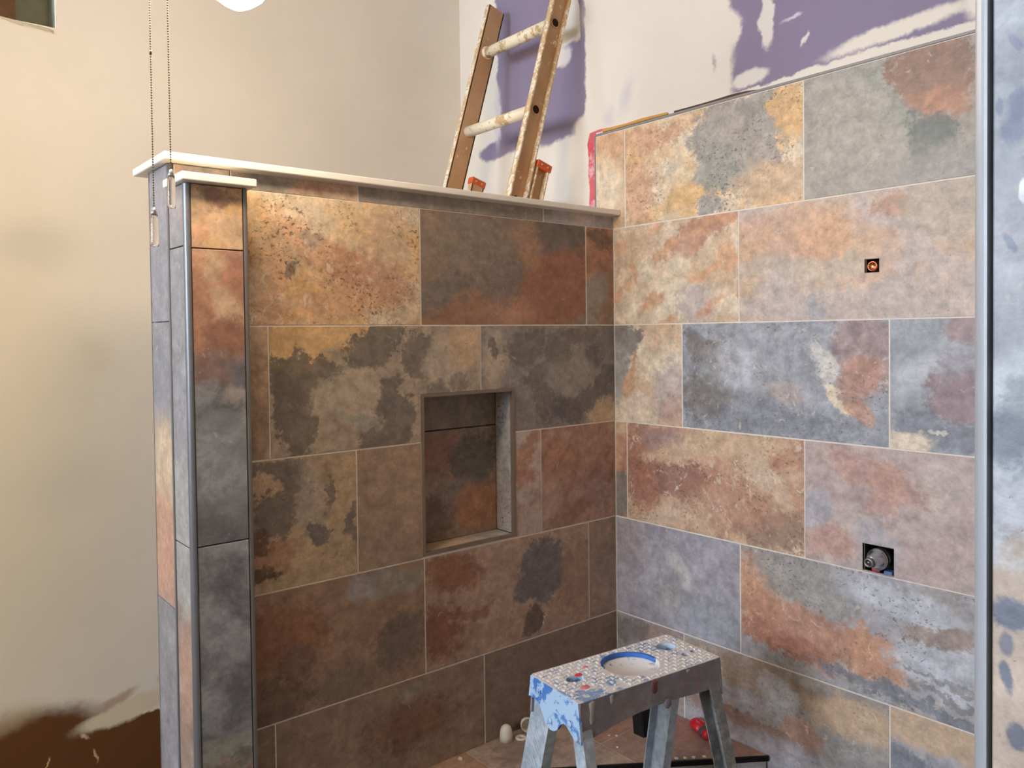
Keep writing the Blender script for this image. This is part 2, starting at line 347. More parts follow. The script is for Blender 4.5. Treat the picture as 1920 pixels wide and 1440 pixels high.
T = 0.613; R = 0.308
def rowz(i): return (1-i)*R, (2-i)*R           # row i spans z
B0, B1, B2 = 0.0505, 0.4677, 0.270
S = dict
tB = [  # row, u0, u1, spec, holes
 (0, -0.075, B0, S(base=('tan', 'gold'), patches=[(.5, .9, .6, .15, 0, 'org'), (.3, .4, .5, .3, 0, 'cream', .6)])),
 (0, B0, B0+T, S(base=('gold', 'cream'), spk=.75, flk=.35, patches=[(.16, .86, .22, .13, 0, 'org', .5), (.08, .30, .12, .35, 0, 'org', .6), (.66, .60, .26, .40, -35, 'grey', .2), (.83, .86, .14, .22, -30, 'grey', .2), (.56, .40, .12, .2, 30, 'grn', .3), (.93, .85, .06, .2, 0, 'gold', .3), (.86, .25, .2, .18, 0, 'tan', .4), (.52, .08, .08, .1, 20, 'grey', .3)])),
 (0, B0+T, B0+2*T, S(vis=.72, base=('grey', (166, 156, 142)), spk=.25, flk=.2, patches=[(.30, .45, .35, .5, 0, (172, 164, 152), .5), (.46, .80, .35, .12, -30, 'grn', .3), (.72, .80, .24, .30, -18, (150, 112, 90), .25), (.75, .55, .18, .12, 0, 'rust', .5), (.60, .40, .08, .30, 38, 'grn', .3), (.72, .30, .12, .22, 40, (118, 122, 116), .35), (.8, .1, .3, .15, 0, 'grey', .4)])),
 (0, B0+2*T, 1.575, S()),
 (1, 0.0, B1, S(base=('cream', 'tan'), spk=.1, flk=.1, streak=((210, 150, 98), -22, 3.2, .75), patches=[(.72, .85, .30, .12, 18, 'rust', .4), (.15, .78, .3, .22, 20, 'tan', .5), (.45, .25, .1, .5, -25, 'cream', .4), (.68, .18, .15, .2, -30, 'pinkg', .5)])),
 (1, B1, B1+T, S(base=('tan', 'pinkg'), spk=.25, flk=.12, patches=[(.25, .75, .3, .22, 0, 'org', .6, .6), (.40, .62, .12, .2, 0, 'org', .6, .6), (.72, .86, .1, .1, 0, 'rust', .35, .8), (.62, .5, .1, .2, 0, 'org', .6, .5), (.3, .42, .35, .1, 0, (196, 180, 160), .6, .7), (.5, .08, .5, .2, 0, 'pinkg', .5), (.38, .08, .05, .13, 0, 'bg', .5, .6), (.9, .8, .2, .25, 0, (186, 170, 150), .5)]), [H1]),
 (1, B1+T, 1.575, S(base=('tan', 'pinkg'))),
 (2, 0.0, B2, S(base=('cream', 'tan'), spk=.3, flk=.2, patches=[(.12, .85, .26, .22, 0, 'dg', .2), (.05, .5, .16, .32, 0, 'grey', .3), (.24, .42, .07, .28, -12, 'org', .35), (.8, .3, .25, .3, 0, 'pinkg', .5), (.30, .2, .2, .12, 0, (222, 200, 172), .4), (.85, .12, .2, .15, 0, 'rust', .7, .5)])),
 (2, B2, B2+T, S(base=('bg', (150, 152, 158)), spk=.6, flk=.5, mott=.27, patches=[(.13, .72, .14, .14, -40, 'dg', .3), (.12, .30, .15, .2, 0, 'dg', .4), (.42, .88, .3, .1, 0, 'bg', .5), (.3, .6, .15, .2, 0, 'pbg', .6, .6), (.80, .40, .26, .40, -15, 'bg', .4), (.90, .72, .13, .34, 8, 'mauve', .2), (.88, .50, .10, .20, 0, 'rust', .35, .7), (.73, .60, .035, .22, 20, 'pale', .35), (.80, .34, .10, .05, -30, 'cream', .3), (.9, .25, .1, .07, -35, (196, 150, 122), .3), (.55, .38, .1, .08, 0, 'pinkg', .5, .7), (.5, .12, .4, .12, 0, 'dbg', .5, .7)])),
 (2, B2+T, B2+2*T, S(vis=.29, warp=.09, base=('bg', (156, 164, 168)), spk=.1, flk=.25, patches=[(.45, .62, .55, .10, 40, 'pbg', .8, .6), (.92, .95, .25, .12, 0, 'mauve', .5), (.90, .42, .42, .22, 0, (150, 126, 128), .3), (.80, .66, .25, .10, 25, (158, 150, 156), .5, .7), (.35, .22, .32, .10, 0, 'dbg', .4), (.25, .07, .35, .07, 0, 'cream', .35), (.9, .12, .4, .12, 0, 'dbg', .5), (.62, .15, .10, .015, 0, 'pale', .4)])),
 (2, B2+2*T, 1.575, S()),
 (3, 0.0, B0, S(base=('rust', 'org'), patches=[(.5, .2, 1.2, .22, 0, 'dg', .3), (.3, .95, 1, .1, 0, 'tan', .4)])),
 (3, B0, B0+T, S(base=('rust', 'tan'), spk=.75, flk=.8, patches=[(.10, .55, .14, .45, 0, (168, 108, 80), .6), (.34, .45, .16, .16, 0, (146, 100, 84), .4), (.5, .80, .35, .10, 10, 'tan', .5), (.2, .85, .12, .1, 0, 'mauve', .5, .6), (.82, .62, .14, .10, -40, 'cream', .6, .5), (.35, .18, .25, .12, 25, 'cream', .8, .4), (.85, .2, .18, .2, 0, 'brn', .5), (.6, .35, .3, .2, 0, 'rust', .6, .6)])),
 (3, B0+T, B0+2*T, S(vis=.66, base=('pinkg', (188, 164, 158)), spk=.15, flk=.15, patches=[(.08, .42, .13, .16, 0, 'lil', .5), (.45, .75, .3, .12, -20, (188, 146, 130), .6), (.42, .30, .16, .12, 30, 'lil', .6, .7), (.50, .60, .12, .2, 0, (190, 142, 122), .6, .7), (.15, .15, .2, .12, 0, (192, 150, 132), .6), (.47, .13, .14, .14, 0, 'lil', .6, .6)]), [H2]),
 (3, B0+2*T, 1.575, S()),
 (4, 0.0, B1, S(base=('lil', (158, 152, 158)), spk=.12, flk=.25, patches=[(.10, .75, .16, .3, 0, (170, 158, 158), .5), (.55, .60, .06, .22, 40, 'pale', .6, .6), (.45, .35, .12, .16, 0, 'grey', .6, .6), (.8, .15, .25, .25, 0, 'bg', .6)])),
 (4, B1, B1+T, S(base=('grey', 'lil'), spk=.7, flk=.45, patches=[(.10, .60, .16, .38, 20, (204, 144, 98), .35), (.33, .72, .22, .16, -8, 'grey', .4), (.16, .88, .1, .12, 0, 'grey', .4), (.32, .42, .38, .17, -6, (186, 130, 98), .35), (.62, .34, .14, .22, -15, (200, 144, 106), .25), (.22, .22, .3, .1, -6, (180, 116, 84), .4), (.86, .45, .2, .28, 0, 'pbg', .3), (.72, .82, .22, .12, -5, 'pbg', .4), (.85, .66, .15, .08, 10, 'brn', .4, .7), (.80, .08, .45, .055, -6, 'dbg', .3), (.9, .2, .2, .03, -5, 'dg', .5, .7), (.88, .30, .2, .02, -5, 'dg', .5, .6)])),
 (4, B1+T, 1.575, S()),
 (5, 0.0, B2, S(base=('grey', 'mauve'), spk=.4, patches=[(.2, .85, .25, .18, 0, 'dg', .4), (.7, .6, .4, .4, 0, 'brn', .6, .6)])),
 (5, B2, B2+T, S(base=('grey', (160, 154, 150)), spk=.6, flk=.5, patches=[(.35, .82, .5, .15, 0, (164, 140, 118), .4), (.22, .58, .25, .09, 0, 'lil', .35), (.5, .72, .10, .18, -10, 'pbg', .3), (.30, .40, .4, .10, -6, (152, 116, 100), .35), (.62, .48, .10, .14, 0, 'rust', .5, .7), (.85, .75, .2, .15, 0, 'tan', .5), (.5, .14, .6, .2, 0, 'lil', .4)])),
 (5, B2+T, 1.575, S(base=('bg', 'lil'), spk=.2, flk=.15, warp=.08, patches=[(.10, .90, .30, .16, 0, 'tan', .3), (.06, .52, .16, .18, -10, 'dbg', .3), (.2, .4, .1, .12, 0, 'dbg', .4)])),
 (6, 0.0, 0.6, S()), (6, 0.6, 1.575, S())]
for t_ in tB:
    z0, z1 = rowz(t_[0]); z0 = max(z0, -F)
    tile(FB, t_[1], t_[2], z0, z1, wr, t_[3], t_[4] if len(t_) > 4 else ())
slab('edge_trim', M_trim_grey, FB, -0.079, 1.575, 0.6165, 0.6235, 0.0125, wr, (), 0.001, 0.0005)
slab('edge_trim', M_trim_grey, FB, -0.081, -0.0755, -F, 0.6165, 0.0125, wr, (), 0.001, 0.0005)
# red waterproofing smear beside the tile, foam edge above it
M_red = None
bm = bmesh.new(); ol = [(-0.084, 0.30), (-0.084, 0.632), (-0.03, 0.632), (-0.03, 0.638), (-0.07, 0.640), (-0.112, 0.636), (-0.124, 0.60), (-0.118, 0.55), (-0.121, 0.50), (-0.114, 0.45), (-0.120, 0.38), (-0.116, 0.30)]
bm_prism(bm, ol, -0.0119, -0.0105); o = from_bm('red_membrane', bm, splat('red_membrane', (204, 72, 84), (224, 172, 174), 0.46, 22, (212, 104, 112), soft=0.05), wr); o.matrix_world = FB
bm = bmesh.new(); ol = [(-0.05, 0.627), (0.22, 0.627), (0.215, 0.633), (0.12, 0.636), (0.05, 0.634), (-0.05, 0.636)]
bm_prism(bm, ol, -0.0119, -0.006); o = from_bm('backer_edge', bm, simple('orange_backer', (206, 150, 76), 0.8), wr); o.matrix_world = FB
bm = bmesh.new(); ol = [(0.24, 0.627)]+[(0.24+0.05*k, 0.631+random.uniform(0, 0.003)) for k in range(0, 6)]+[(0.52, 0.627)]
bm_prism(bm, ol, -0.0119, -0.0095); o = from_bm('gap_shadow_line', bm, simple('gap_shade_dark', (92, 66, 54), 0.9), wr); o.matrix_world = FB; o.name = 'torn_paper_or_gap_shade'  # dark strip put in as the shadow line of the gap above the tile

# ------------------------------------------------------------------ half wall
XE, YE = -1.368, 0.142                 # end face of the half wall, its back
NX0, NX1, NZ0, NZ1 = -0.741, -0.420, -0.611, -0.181
core_holes = [(NX0+.004, NX1-.004, NZ0+.004, NZ1-.004)]
wh = struct(slab('wall_half', M_core, FA, XE+0.010, 0.012, -F, 0.347, 0.122, None, core_holes, 0, -0.010))
slab('back_face', simple('half_wall_back_paint', beige, 0.6), FA, XE+0.004, 0.012, -F, 0.347, 0.01, wh, (), 0, -0.132)
PX = -1.236                            # right face of the pilaster
slab('grout', M_grout, FA, PX, 0.0, -F, 0.347, 0.0085, wh, core_holes, 0, -0.0010)
A1, A2, A3 = -0.1245, -0.542, -0.3205
tA = [
 (0, PX, -0.918, S(base=((158, 148, 136), 'tan'), patches=[(.75, .5, .25, .4, 0, (206, 158, 124), .3), (.25, .5, .2, .5, 0, (158, 148, 136), .4)])),
 (0, -0.918, -0.30, S(base=((164, 152, 138), (150, 137, 122)), spk=.1)),
 (0, -0.30, 0.0, S(base=((158, 148, 136), 'lil'), flk=.4, patches=[(.5, .5, .2, .5, 0, 'pinkg', .5)])),
 (1, PX, A1-T, S(base=('gold', 'cream'), spk=.85, flk=.75, patches=[(.42, .55, .30, .14, -30, 'org', .6, .8), (.72, .36, .26, .20, -20, 'rust', .6, .8), (.50, .20, .30, .14, 10, 'org', .6, .8), (.80, .70, .14, .2, 0, 'tan', .6), (.15, .35, .1, .3, 0, 'org', .6, .7), (.38, .68, .07, .07, 0, (158, 148, 136), .4, .6), (.26, .44, .035, .035, 0, (128, 116, 106), .4, .8)])),
 (1, A1-T, A1, S(base=((152, 128, 106), (140, 116, 98)), spk=.2, flk=.12, patches=[(.30, .72, .3, .25, 0, (146, 128, 112), .5), (.82, .86, .20, .20, -10, (116, 106, 98), .3), (.60, .80, .1, .2, -30, 'rust', .7, .5), (.68, .56, .22, .16, 20, (128, 116, 106), .4), (.80, .34, .30, .36, 15, (160, 100, 72), .25), (.62, .62, .07, .1, 0, (170, 124, 84), .4), (.25, .10, .35, .14, 6, (158, 112, 82), .4), (.50, .16, .16, .12, 0, 'rust', .5), (.12, .30, .18, .14, 12, (128, 116, 106), .4), (.42, .40, .12, .25, -50, (128, 116, 106), .5, .6)])),
 (1, A1, 0.0, S(base=('rust', 'drust'), spk=.1, patches=[(.2, .25, .45, .35, -30, (158, 148, 136), .3), (.8, .15, .4, .15, 0, 'brn', .5), (.5, .9, .5, .1, 0, 'dbrn', .5)])),
 (2, PX, A2-T, S(base=('tan', 'brn'), spk=.1)),
 (2, A2-T, A2, S(base=((188, 164, 138), (170, 152, 132)), spk=.35, flk=.2, patches=[(.22, .92, .34, .14, 4, 'gold', .2), (.10, .72, .14, .10, 0, 'gold', .2), (.17, .56, .20, .18, -12, (122, 112, 98), .14), (.45, .84, .14, .14, 20, (122, 114, 104), .15), (.10, .30, .09, .34, 0, (124, 112, 98), .16), (.40, .45, .22, .22, 10, (186, 168, 146), .25), (.66, .74, .08, .20, 10, (128, 116, 106), .2), (.80, .66, .12, .24, 0, (190, 172, 152), .3), (.52, .46, .05, .2, -25, (120, 112, 106), .3), (.58, .28, .09, .14, -20, (128, 116, 106), .16), (.50, .08, .12, .10, 25, (128, 116, 106), .25), (.40, .2, .12, .06, 0, 'grn', .4, .7), (.74, .40, .05, .12, 0, (128, 116, 106), .4, .7), (.86, .50, .05, .1, 0, (128, 116, 106), .4, .6), (.93, .82, .1, .2, 0, 'tan', .4)])),
 (2, A2, 0.0, S(base=((158, 146, 136), (140, 130, 124)), spk=.45, flk=.3, patches=[(.08, .70, .10, .28, 0, (190, 170, 146), .3), (.05, .80, .03, .12, 0, (128, 116, 106), .3), (.30, .80, .15, .16, 0, (128, 116, 106), .35), (.55, .72, .10, .16, 0, (128, 116, 106), .25), (.70, .90, .2, .08, 0, (128, 116, 106), .4), (.82, .68, .06, .12, 0, (122, 114, 112), .25), (.40, .50, .08, .1, 0, (128, 116, 106), .35), (.65, .45, .2, .2, 0, (158, 148, 136), .4), (.45, .28, .07, .15, 0, (128, 116, 106), .3), (.85, .28, .22, .14, 25, (122, 114, 112), .25), (.60, .15, .15, .12, 0, (112, 104, 106), .35), (.93, .10, .14, .12, 0, 'tan', .25), (.95, .5, .08, .1, 0, (122, 114, 112), .3)])),
 (3, PX, A3-T, S(base=((190, 160, 124), (172, 146, 116)), spk=.55, flk=.3, patches=[(.30, .90, .28, .10, 0, (128, 116, 106), .2), (.48, .72, .09, .22, 20, (128, 116, 106), .22), (.18, .76, .14, .12, 10, 'tan', .2), (.30, .56, .18, .16, 20, (128, 116, 106), .2), (.58, .66, .12, .30, 0, (176, 156, 138), .3), (.75, .72, .05, .14, -12, (128, 116, 106), .25), (.66, .40, .12, .09, -25, (118, 108, 104), .25), (.96, .42, .06, .14, 0, (128, 116, 106), .25), (.22, .24, .22, .16, 0, 'rust', .6, .8), (.15, .36, .12, .1, 0, (120, 90, 66), .4), (.2, .1, .1, .06, 0, (112, 88, 66), .4)])),
 (3, A3-T, NX0, S(base=((176, 146, 118), (162, 134, 112)), spk=.15, flk=.08)),
 (3, NX1, A3, S(base=('pinkg', (180, 138, 118)), spk=.1, patches=[(.5, .85, .25, .3, -30, 'rust', .5), (.3, .55, .4, .1, 25, 'rust', .5)])),
 (3, A3, 0.0, S(base=((178, 140, 118), (166, 126, 106)), spk=.1, streak=('drust', -50, 5.0, .6), patches=[(.2, .75, .2, .2, 40, 'rust', .5), (.5, .15, .4, .08, 12, 'drust', .5), (.75, .3, .2, .2, 0, 'mauve', .6, .5)])),
 (4, PX, A1-T, S(base=((164, 128, 102), (152, 120, 98)), spk=.1, flk=.08, patches=[(.20, .60, .22, .3, 0, (152, 100, 66), .5), (.82, .88, .2, .12, 0, (158, 148, 136), .5), (.62, .90, .08, .1, 0, 'lil', .6, .6), (.28, .40, .10, .12, 45, (134, 100, 82), .25), (.85, .36, .16, .22, 0, (124, 106, 92), .5), (.5, .12, .2, .14, 0, (138, 114, 98), .5), (.15, .12, .18, .18, 0, (128, 98, 80), .5)])),
 (4, A1-T, A1, S(base=((180, 146, 122), (170, 138, 116)), spk=.3, flk=.1, patches=[(.15, .80, .14, .18, 0, (150, 96, 62), .5), (.08, .30, .12, .22, 0, (142, 88, 58), .5), (.25, .42, .1, .06, 0, (140, 90, 62), .5, .7), (.68, .62, .16, .32, 0, (116, 112, 114), .16), (.56, .48, .08, .12, 0, (120, 115, 116), .2), (.62, .16, .06, .14, -30, (112, 92, 82), .3), (.9, .5, .1, .4, 0, (164, 126, 100), .4), (.705, .17, .012, .008, 0, (232, 226, 214), .4), (.675, .12, .008, .012, 0, (232, 226, 214), .4), (.69, .15, .015, .004, 35, (226, 220, 208), .5)])),
 (4, A1, 0.0, S(base=((170, 140, 118), (160, 132, 112)), spk=.2)),
 (5, PX, A2-T, S(base=('brn', 'dbrn'), spk=.1)),
 (5, A2-T, A2, S(base=((160, 130, 108), (150, 122, 102)), spk=.08, flk=.05, patches=[(.62, .88, .1, .06, 25, (158, 148, 136), .5, .6), (.6, .6, .2, .2, 0, (138, 98, 72), .6)])),
 (5, A2, 0.0, S(base=((146, 122, 104), (138, 115, 99)), spk=.08, flk=.05)),
 (6, PX, A1-T, S(base=('brn', 'dbrn'))), (6, A1-T, 0.0, S(base=('brn', 'dbrn')))]
NH = (NX0, NX1, NZ0, NZ1)
for t_ in tA:
    z0, z1 = rowz(t_[0])
    if t_[0] == 0: z0, z1 = 0.3055, 0.347
    z0 = max(z0, -F)
    tile(FA, t_[1], t_[2], z0, z1, wh, t_[3], [NH] if t_[0] in (2, 3) else ())
tile(FA, XE+0.010, PX, 0.3055, 0.347, wh, S(base=('grey', 'tan')))
# niche: metal frame, reveal tiles, back tiles
ni = empty('niche', (0, 0, 0), 0, wh); ni.matrix_world = Matrix()
tw = 0.0085; ND = 0.080
def niche_trim(pts):
    bm = bmesh.new(); bm_prism(bm, pts, -0.012, 0.0015); o = from_bm('trim', bm, M_ntrim, ni); o.matrix_world = FA
M_ntrim = simple('brown_grey_profile', (138, 120, 106), 0.45, 0.08, 30, 0.3)
a0, a1, b0, b1 = NX0, NX1, NZ0, NZ1; g = 0.0003
niche_trim([(a0, b1), (a0+tw, b1-tw), (a1-tw, b1-tw), (a1, b1)])
niche_trim([(a0, b0), (a1, b0), (a1-tw, b0+tw), (a0+tw, b0+tw)])
niche_trim([(a0, b0+g), (a0+tw, b0+tw+g), (a0+tw, b1-tw-g), (a0, b1-g)])
niche_trim([(a1, b0+g), (a1, b1-g), (a1-tw, b1-tw-g), (a1-tw, b0+tw+g)])
i0, i1, j0, j1 = a0+tw, a1-tw, b0+tw, b1-tw
FN = frame((0, 0, F), (1, 0, 0), (0, 0, 1))
tile(FA, i0-0.002, i1+0.002, -0.292, j1+0.002, ni, S(base=((138, 122, 108), (128, 114, 102)), spk=.1), w_=-ND)
tile(FA, i0-0.002, i1+0.002, j0-0.002, -0.292, ni, S(base=((160, 130, 108), (148, 124, 106)), spk=.15, patches=[(.3, .75, .35, .2, 0, (150, 104, 80), .5), (.75, .7, .3, .28, 0, (106, 100, 94), .4), (.55, .4, .15, .12, 30, 'dg', .4), (.8, .25, .3, .22, 0, (168, 112, 74), .4), (.2, .15, .25, .2, 0, 'dbrn', .5)]), w_=-ND)
tile(frame((i1, 0, F), (0, -1, 0), (0, 0, 1)), -ND, -0.010, j0, j1, ni, S(base=('lil', 'grey'), spk=.8, flk=.3), gap=0.0006)
tile(frame((i0, 0, F), (0, 1, 0), (0, 0, 1)), 0.010, ND, j0, j1, ni, S(base=('brn', 'grey')), gap=0.0006)
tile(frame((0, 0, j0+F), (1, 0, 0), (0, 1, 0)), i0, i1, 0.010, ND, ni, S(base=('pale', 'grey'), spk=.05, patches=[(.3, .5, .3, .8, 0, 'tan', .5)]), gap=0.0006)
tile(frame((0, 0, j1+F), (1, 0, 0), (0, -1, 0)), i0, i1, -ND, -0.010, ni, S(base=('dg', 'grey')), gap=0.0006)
# grout bead of the niche against the wall
# cap of the half wall
box('cap', M_cap, -1.386, 0.0, -0.032, 0.205, 0.347, 0.364, wh, 0.003, 3)
# pilaster at the end of the half wall
YP = -0.100
pi_ = empty('pilaster', (0, 0, 0), 0, wh); pi_.matrix_world = Matrix()
box('pilaster_core', M_dark, XE+0.009, PX-0.006, YP+0.009, 0.011, -F, 0.291, pi_)
box('side_panel', simple('pilaster_side', (112, 100, 90), 0.6), PX-0.0055, PX-0.001, YP+0.012, 0.0, -F, 0.291, pi_)
gp = S(gap=0.0012)
tile(FA, XE+0.0115, PX-0.0115, 0.158, 0.290, pi_, S(base=('tan', 'gold'), spk=.25, flk=.3, patches=[(.3, .85, .4, .2, 0, 'brn', .6), (.35, .35, .16, .4, -30, 'org', .5), (.7, .4, .3, .3, 30, 'tan', .5), (.6, .85, .4, .14, 0, (160, 118, 92), .6)]), w_=-YP, **gp)
tile(FA, XE+0.0115, PX-0.0115, -0.457, 0.158, pi_, S(base=('bg', (122, 122, 128)), spk=.2, flk=.2, patches=[(.5, .86, .9, .20, 0, (186, 124, 88), .4), (.3, .95, .4, .05, 0, 'tan', .5), (.65, .82, .3, .08, 10, 'tan', .6), (.6, .70, .6, .08, 0, 'drust', .5), (.1, .80, .2, .2, 0, 'rust', .5), (.3, .60, .5, .06, 0, (150, 118, 106), .6), (.8, .5, .3, .04, 0, 'pinkg', .6, .6), (.5, .25, .7, .15, 0, 'bg', .5)]), w_=-YP, **gp)
tile(FA, XE+0.0115, PX-0.0115, -1.07, -0.457, pi_, S(base=('bg', (118, 118, 124)), spk=.2, flk=.12, patches=[(.5, .28, .7, .05, 0, 'grn', .5), (.5, .12, .8, .14, 0, (158, 134, 112), .35), (.2, .20, .2, .04, 0, 'dg', .3), (.7, .25, .2, .03, 0, 'dg', .35), (.75, .16, .2, .04, 0, (126, 92, 72), .4)]), w_=-YP, **gp)
tile(FA, XE+0.0115, PX-0.0115, -F, -1.07, pi_, S(), w_=-YP, **gp)
FPL = frame((XE, 0, F), (0, -1, 0), (0, 0, 1))
for z0, z1, sp in ((0.163, 0.290, S(base=((146, 143, 146), (164, 146, 138)), spk=.1)), (-0.459, 0.163, S(base=((142, 140, 144), (150, 144, 146)), spk=.15, flk=.4, patches=[(.5, .1, 1, .2, 0, 'grey', .5)])),
                   (-1.07, -0.459, S(base=((146, 118, 98), (164, 138, 122)), spk=.1, patches=[(.5, .9, .8, .15, 0, 'grey', .5), (.6, .55, .5, .2, 0, 'rust', .6, .6)])), (-F, -1.07, S())):
    tile(FPL, -0.0035, 0.0885, z0, z1, pi_, sp, **gp)
for z0, z1, sp in ((0.010, 0.346, S(base=((150, 146, 150), (142, 140, 144)), spk=.1, flk=.3)), (-0.612, 0.010, S(base=((140, 138, 142), (150, 144, 148)), spk=.15, flk=.3, patches=[(.5, .22, 1.2, .25, 0, (196, 138, 100), .35), (.5, .52, .8, .14, 0, 'tan', .6)])),
                   (-1.225, -0.612, S(base=((150, 142, 142), (138, 130, 128)), spk=.1, flk=.2)), (-F, -1.225, S())):
    tile(FPL, -YE, -0.0135, z0, z1, wh, sp, gap=0.0008)
def quarter(name, mat, cx, cy, sx, sy, r, z0, z1, parent):
    """rounded corner profile; (cx,cy) outer corner, sx/sy point inwards"""
    bm = bmesh.new(); pts = []
    for k in range(9):
        a = math.pi/2*k/8
        pts.append((cx+sx*r*(1-math.cos(a)), cy+sy*r*(1-math.sin(a))))
    pts += [(cx+sx*r*1.25, cy), (cx+sx*r*1.25, cy+sy*r*1.25), (cx, cy+sy*r*1.25)]
    pts = [(cx+sx*r*(1-math.cos(math.pi/2*k/8)), cy+sy*r*(1-math.sin(math.pi/2*k/8))) for k in range(9)]+[(cx+sx*r, cy+sy*r*1.0)]
    bm_prism(bm, pts, z0+F, z1+F); o = from_bm(name, bm, mat, parent); o.matrix_world = Matrix(); return o
quarter('edge_trim', M_trim_dark, XE-0.001, YP-0.001, 1, 1, 0.0115, -F, 0.2895, pi_)
quarter('edge_trim', M_trim_grey, PX+0.001, YP-0.001, -1, 1, 0.0115, -F, 0.2895, pi_)
box('edge_trim', M_trim_dark, XE-0.002, XE+0.010, 0.0040, 0.0130, -F, 0.346, wh, 0.002, 2)
box('edge_trim', M_trim_grey, XE-0.001, XE+0.010, YE-0.001, YE+0.002, -F, 0.346, wh)
box('cap', M_cap, -1.381, PX+0.010, YP-0.026, -0.0005, 0.2905, 0.308, pi_, 0.003, 3)

# ------------------------------------------------------------------ entry wall end near the camera
YJ = -1.572; XJ = -1.360
wf = struct(box('wall_front', M_dark, XJ+0.009, 0.012, YJ-0.135, YJ-0.010, -F, ZC))
FJ = frame((XJ, 0, F), (0, -1, 0), (0, 0, 1))
js = S(base=('pbg', 'bg'), spk=.15, flk=.2, hard=.35, warp=.008, vis=.147, patches=[(.5, .60, 1.2, .06, 0, (186, 182, 188), .8, .7), (.65, .794, .14, .010, 30, (140, 140, 164), .5), (.70, .734, .30, .016, 0, (128, 132, 158), .5), (.62, .708, .36, .015, 0, (132, 136, 160), .5), (.15, .735, .1, .01, 0, (140, 144, 164), .5), (.53, .598, .12, .010, 30, (140, 146, 166), .5), (.45, .41, .9, .035, -4, (120, 128, 140), .5), (.9, .45, .5, .02, 0, (150, 154, 160), .6), (.5, .13, 1.6, .17, 0, (190, 166, 144), .35), (.55, .232, .6, .017, -4, (104, 116, 136), .4), (.42, .20, .2, .012, 0, (120, 122, 138), .5), (.43, .166, .2, .016, 15, (100, 110, 130), .4), (.75, .108, .3, .012, 0, (106, 112, 130), .4), (.95, .648, .16, .012, 0, (240, 240, 244), .25, 1.0)])
tile(FJ, -YJ+0.0125, -YJ+0.135, -0.34, 0.27, wf, js, gap=0.0)
tile(FJ, -YJ+0.0125, -YJ+0.135, 0.273, ZC, wf, S(base=('pbg', 'bg')), gap=0.0)
tile(FJ, -YJ+0.0125, -YJ+0.135, -F, -0.343, wf, S(base=('tan', 'bg')), gap=0.0)
quarter('edge_trim', M_trim, XJ-0.001, YJ, 1, -1, 0.0098, -F, ZC, wf)
slab('inner_tile_face', simple('inner_tile', (170, 150, 130), 0.5), frame((0, YJ-0.010, F), (-1, 0, 0), (0, 0, 1)), 0.0, -XJ-0.012, -F, 0.62, 0.008, wf, (), 0, 0.008)

# ------------------------------------------------------------------ unseen part of the room: window wall and rear wall
wl = struct(slab('wall_left', M_white, frame((XL, 0, F), (0, 1, 0), (0, 0, 1)), YR-0.1, YB, -F, ZC, 0.1, None, [(-1.50, 0.60, 0.10, 1.45)]))
struct(slab('wall_rear', simple('rear_wall_paint', (206, 190, 160), 0.6), frame((0, YR, F), (-1, 0, 0), (0, 0, 1)), 0.0, -XL, -F, ZC, 0.1))
wn = struct(slab('window_1', simple('window_frame_paint', (236, 234, 228), 0.4), frame((XL-0.03, 0, F), (0, 1, 0), (0, 0, 1)), -1.50, 0.60, 0.10, 1.45, 0.04, None, [(-1.45, -0.475, 0.15, 1.40), (-0.425, 0.55, 0.15, 1.40)]))

# ------------------------------------------------------------------ corner bench
BZ = -1.176
bench = empty('corner_bench', (-0.3, -0.2, 0)); tag(bench, 'tiled triangular corner bench with a black metal front edge', 'bench')
BO = Vector((-0.3, -0.2, 0))
bx0, by1 = -0.812, -0.562              # front edge from (bx0, 0) to (0, by1)
def loc2(p_): return (p_[0]-BO.x, p_[1]-BO.y)
bm = bmesh.new(); bm_prism(bm, [loc2(p_) for p_ in ((-0.002, -0.002), (bx0+0.02, -0.002), (-0.002, by1+0.014))], 0.0, BZ+F-0.0085)
from_bm('base', bm, simple('bench_base', (120, 112, 108), 0.8), bench)
bm = bmesh.new(); bm_prism(bm, [loc2(p_) for p_ in ((-0.001, -0.001), (bx0+0.008, -0.001), (-0.001, by1+0.006))], BZ+F-0.0085, BZ+F-0.0016)
from_bm('grout', bm, M_grout, bench)
def bench_tile(poly, sp):
    cx = sum(p_[0] for p_ in poly)/len(poly); cy = sum(p_[1] for p_ in poly)/len(poly)
    # inset the outline by half a joint
    n = len(poly); out = []
    for i in range(n):
        p0, p1, p2 = Vector(poly[i-1]), Vector(poly[i]), Vector(poly[(i+1) % n])
        e0 = (p1-p0).normalized(); e1 = (p2-p1).normalized()
        n0 = Vector((-e0.y, e0.x)); n1 = Vector((-e1.y, e1.x))
        s = 1 if (Vector((cx, cy))-p1).dot(n0+n1) > 0 else -1
        b_ = (n0+n1); b_ = b_/max(0.3, b_.length_squared)*2
        out.append(p1+s*b_*0.0016)
    bm = bmesh.new(); x0 = min(p_[0] for p_ in out); y0 = min(p_[1] for p_ in out)
    W = max(p_[0] for p_ in out)-x0; H = max(p_[1] for p_ in out)-y0
    bm_prism(bm, [(p_[0]-x0, p_[1]-y0) for p_ in out], -0.008, 0.0)
    o = from_bm('tile', bm, slate(W, H, **sp), bench); o.location = (x0-BO.x, y0-BO.y, BZ+F)
def onfront(x): return (x, by1*(x-bx0)/(0-bx0))
j1 = -0.299; j2 = -0.612
bench_tile([(j2, 0), (bx0+0.006, 0), (j2, onfront(j2)[1]+0.004)], S(base=((184, 142, 108), (168, 128, 98)), spk=.1))
